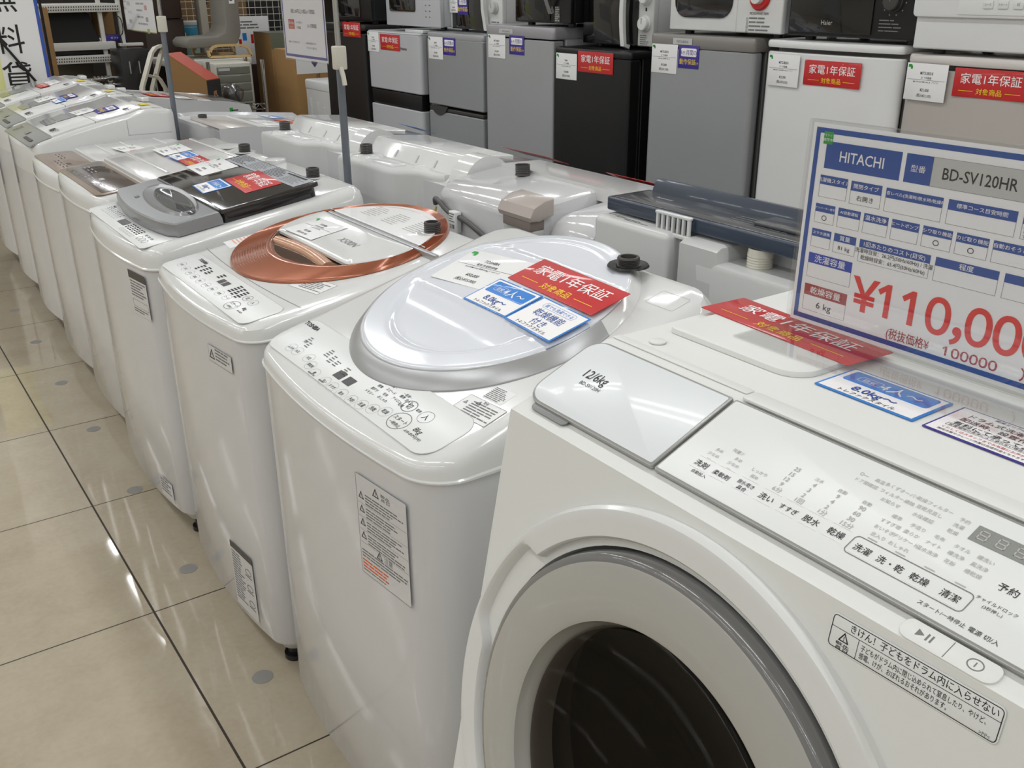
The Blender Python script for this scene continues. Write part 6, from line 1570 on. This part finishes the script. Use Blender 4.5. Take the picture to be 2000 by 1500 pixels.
g = G(); g.box(-0.10, 0.45, -0.20, 0.20, 0.03, 0.80, mat('white grey enamel', (206, 206, 204), 0.3, var=0.02), 0.012); g.obj('cabinet', t)
g = G(); g.box(-0.103, 0.455, -0.203, 0.203, 0.755, 0.815, FLW, 0.012); g.obj('top_frame', t)
g = G()
for k in range(3): g.box(-0.104, -0.098, 0.12 - k * 0.10, 0.15 - k * 0.10, 0.45, 0.71 - 0.02 * k, mat('white grey enamel', (206, 206, 204), 0.3), 0.0028)
g.obj('embossed_rib', t); g = G(); g.box(-0.106, -0.099, -0.18, -0.10, 0.52, 0.545, PALEGREY, 0.002); g.obj('carry_grip', t)
g = G()
for sy in (-0.15, 0.15): g.cyl((-0.04, sy, 0), (-0.04, sy, 0.035), 0.02, BLACK, 12); g.cyl((0.39, sy, 0), (0.39, sy, 0.035), 0.02, BLACK, 12)
g.obj('foot', t)
t = thing('poster_board', 'pale instruction poster behind the tall taped carton', 'poster', (2.60, 6.98, 0.82)); g = G(); g.box(-0.12, 0.14, -0.006, 0.006, 0, 0.32, CARD, 0.001); f = Fr((0, -0.0065, 0), (1, 0, 0), (0, 0, 1))
g.rect(f, -0.06, 0.16, 0.03, 0.05, SKYB); g.rect(f, 0.0, 0.14, 0.02, 0.06, RED); g.rect(f, -0.09, 0.12, 0.02, 0.05, RED); g.rect(f, 0.04, 0.15, 0.02, 0.06, BLUE); g.lines(f, -0.11, 0.28, 0.2, 3, 0.02, INKG, 0.0005); g.obj('sheet', t)
t = thing('poster_shelf', 'dark cabinet the instruction poster stands on', 'cabinet', (2.66, 6.98, 0)); g = G(); g.box(-0.2, 0.2, -0.05, 0.2, 0, 0.82, WD, 0.003); g.obj('body', t)
carton('large kraft carton high behind the wire grid', 2.10, 2.75, 7.4, 7.8, 0.0, 1.40, mat('tan cardboard', (142, 110, 72), 0.8, var=0.06), prints=lambda g, f, w, h: g.text(f, w * 0.68, h - 0.185, 0.06, 'Hisense', INK, 'C', 0.02))
t = thing('shelf_cabinet', 'dark open shelf behind the charcoal refrigerator and the nearer pole', 'shelf', (3.25, 6.5, 0)); g = G(); g.box(-0.25, 0.65, 0.2, 0.35, 0, 1.6, BLACK, 0.003); g.obj('back_panel', t)
for z in (0.45, 0.80, 1.10, 1.22):
    g = G(); g.box(-0.25, 0.65, -0.15, 0.2, z - 0.015, z, RACKW if z in (0.8,) else BLACK, 0.002); g.obj('shelf', t)
for x in (-0.26, 0.66):
    g = G(); g.box(x - 0.01, x + 0.01, -0.16, 0.35, 0, 1.6, BLACK, 0.002); g.obj('side_panel', t)
t = thing('dark_partition', 'black tall partition behind the white rack and cartons', 'partition', (1.5, 7.95, 0)); g = G(); g.box(-1.2, 3.0, 0, 0.05, 0, 1.9, mat('dark partition', (40, 36, 32), 0.7, var=0.1), 0.003); g.obj('panel', t)
bpy.data.objects.remove(_to)
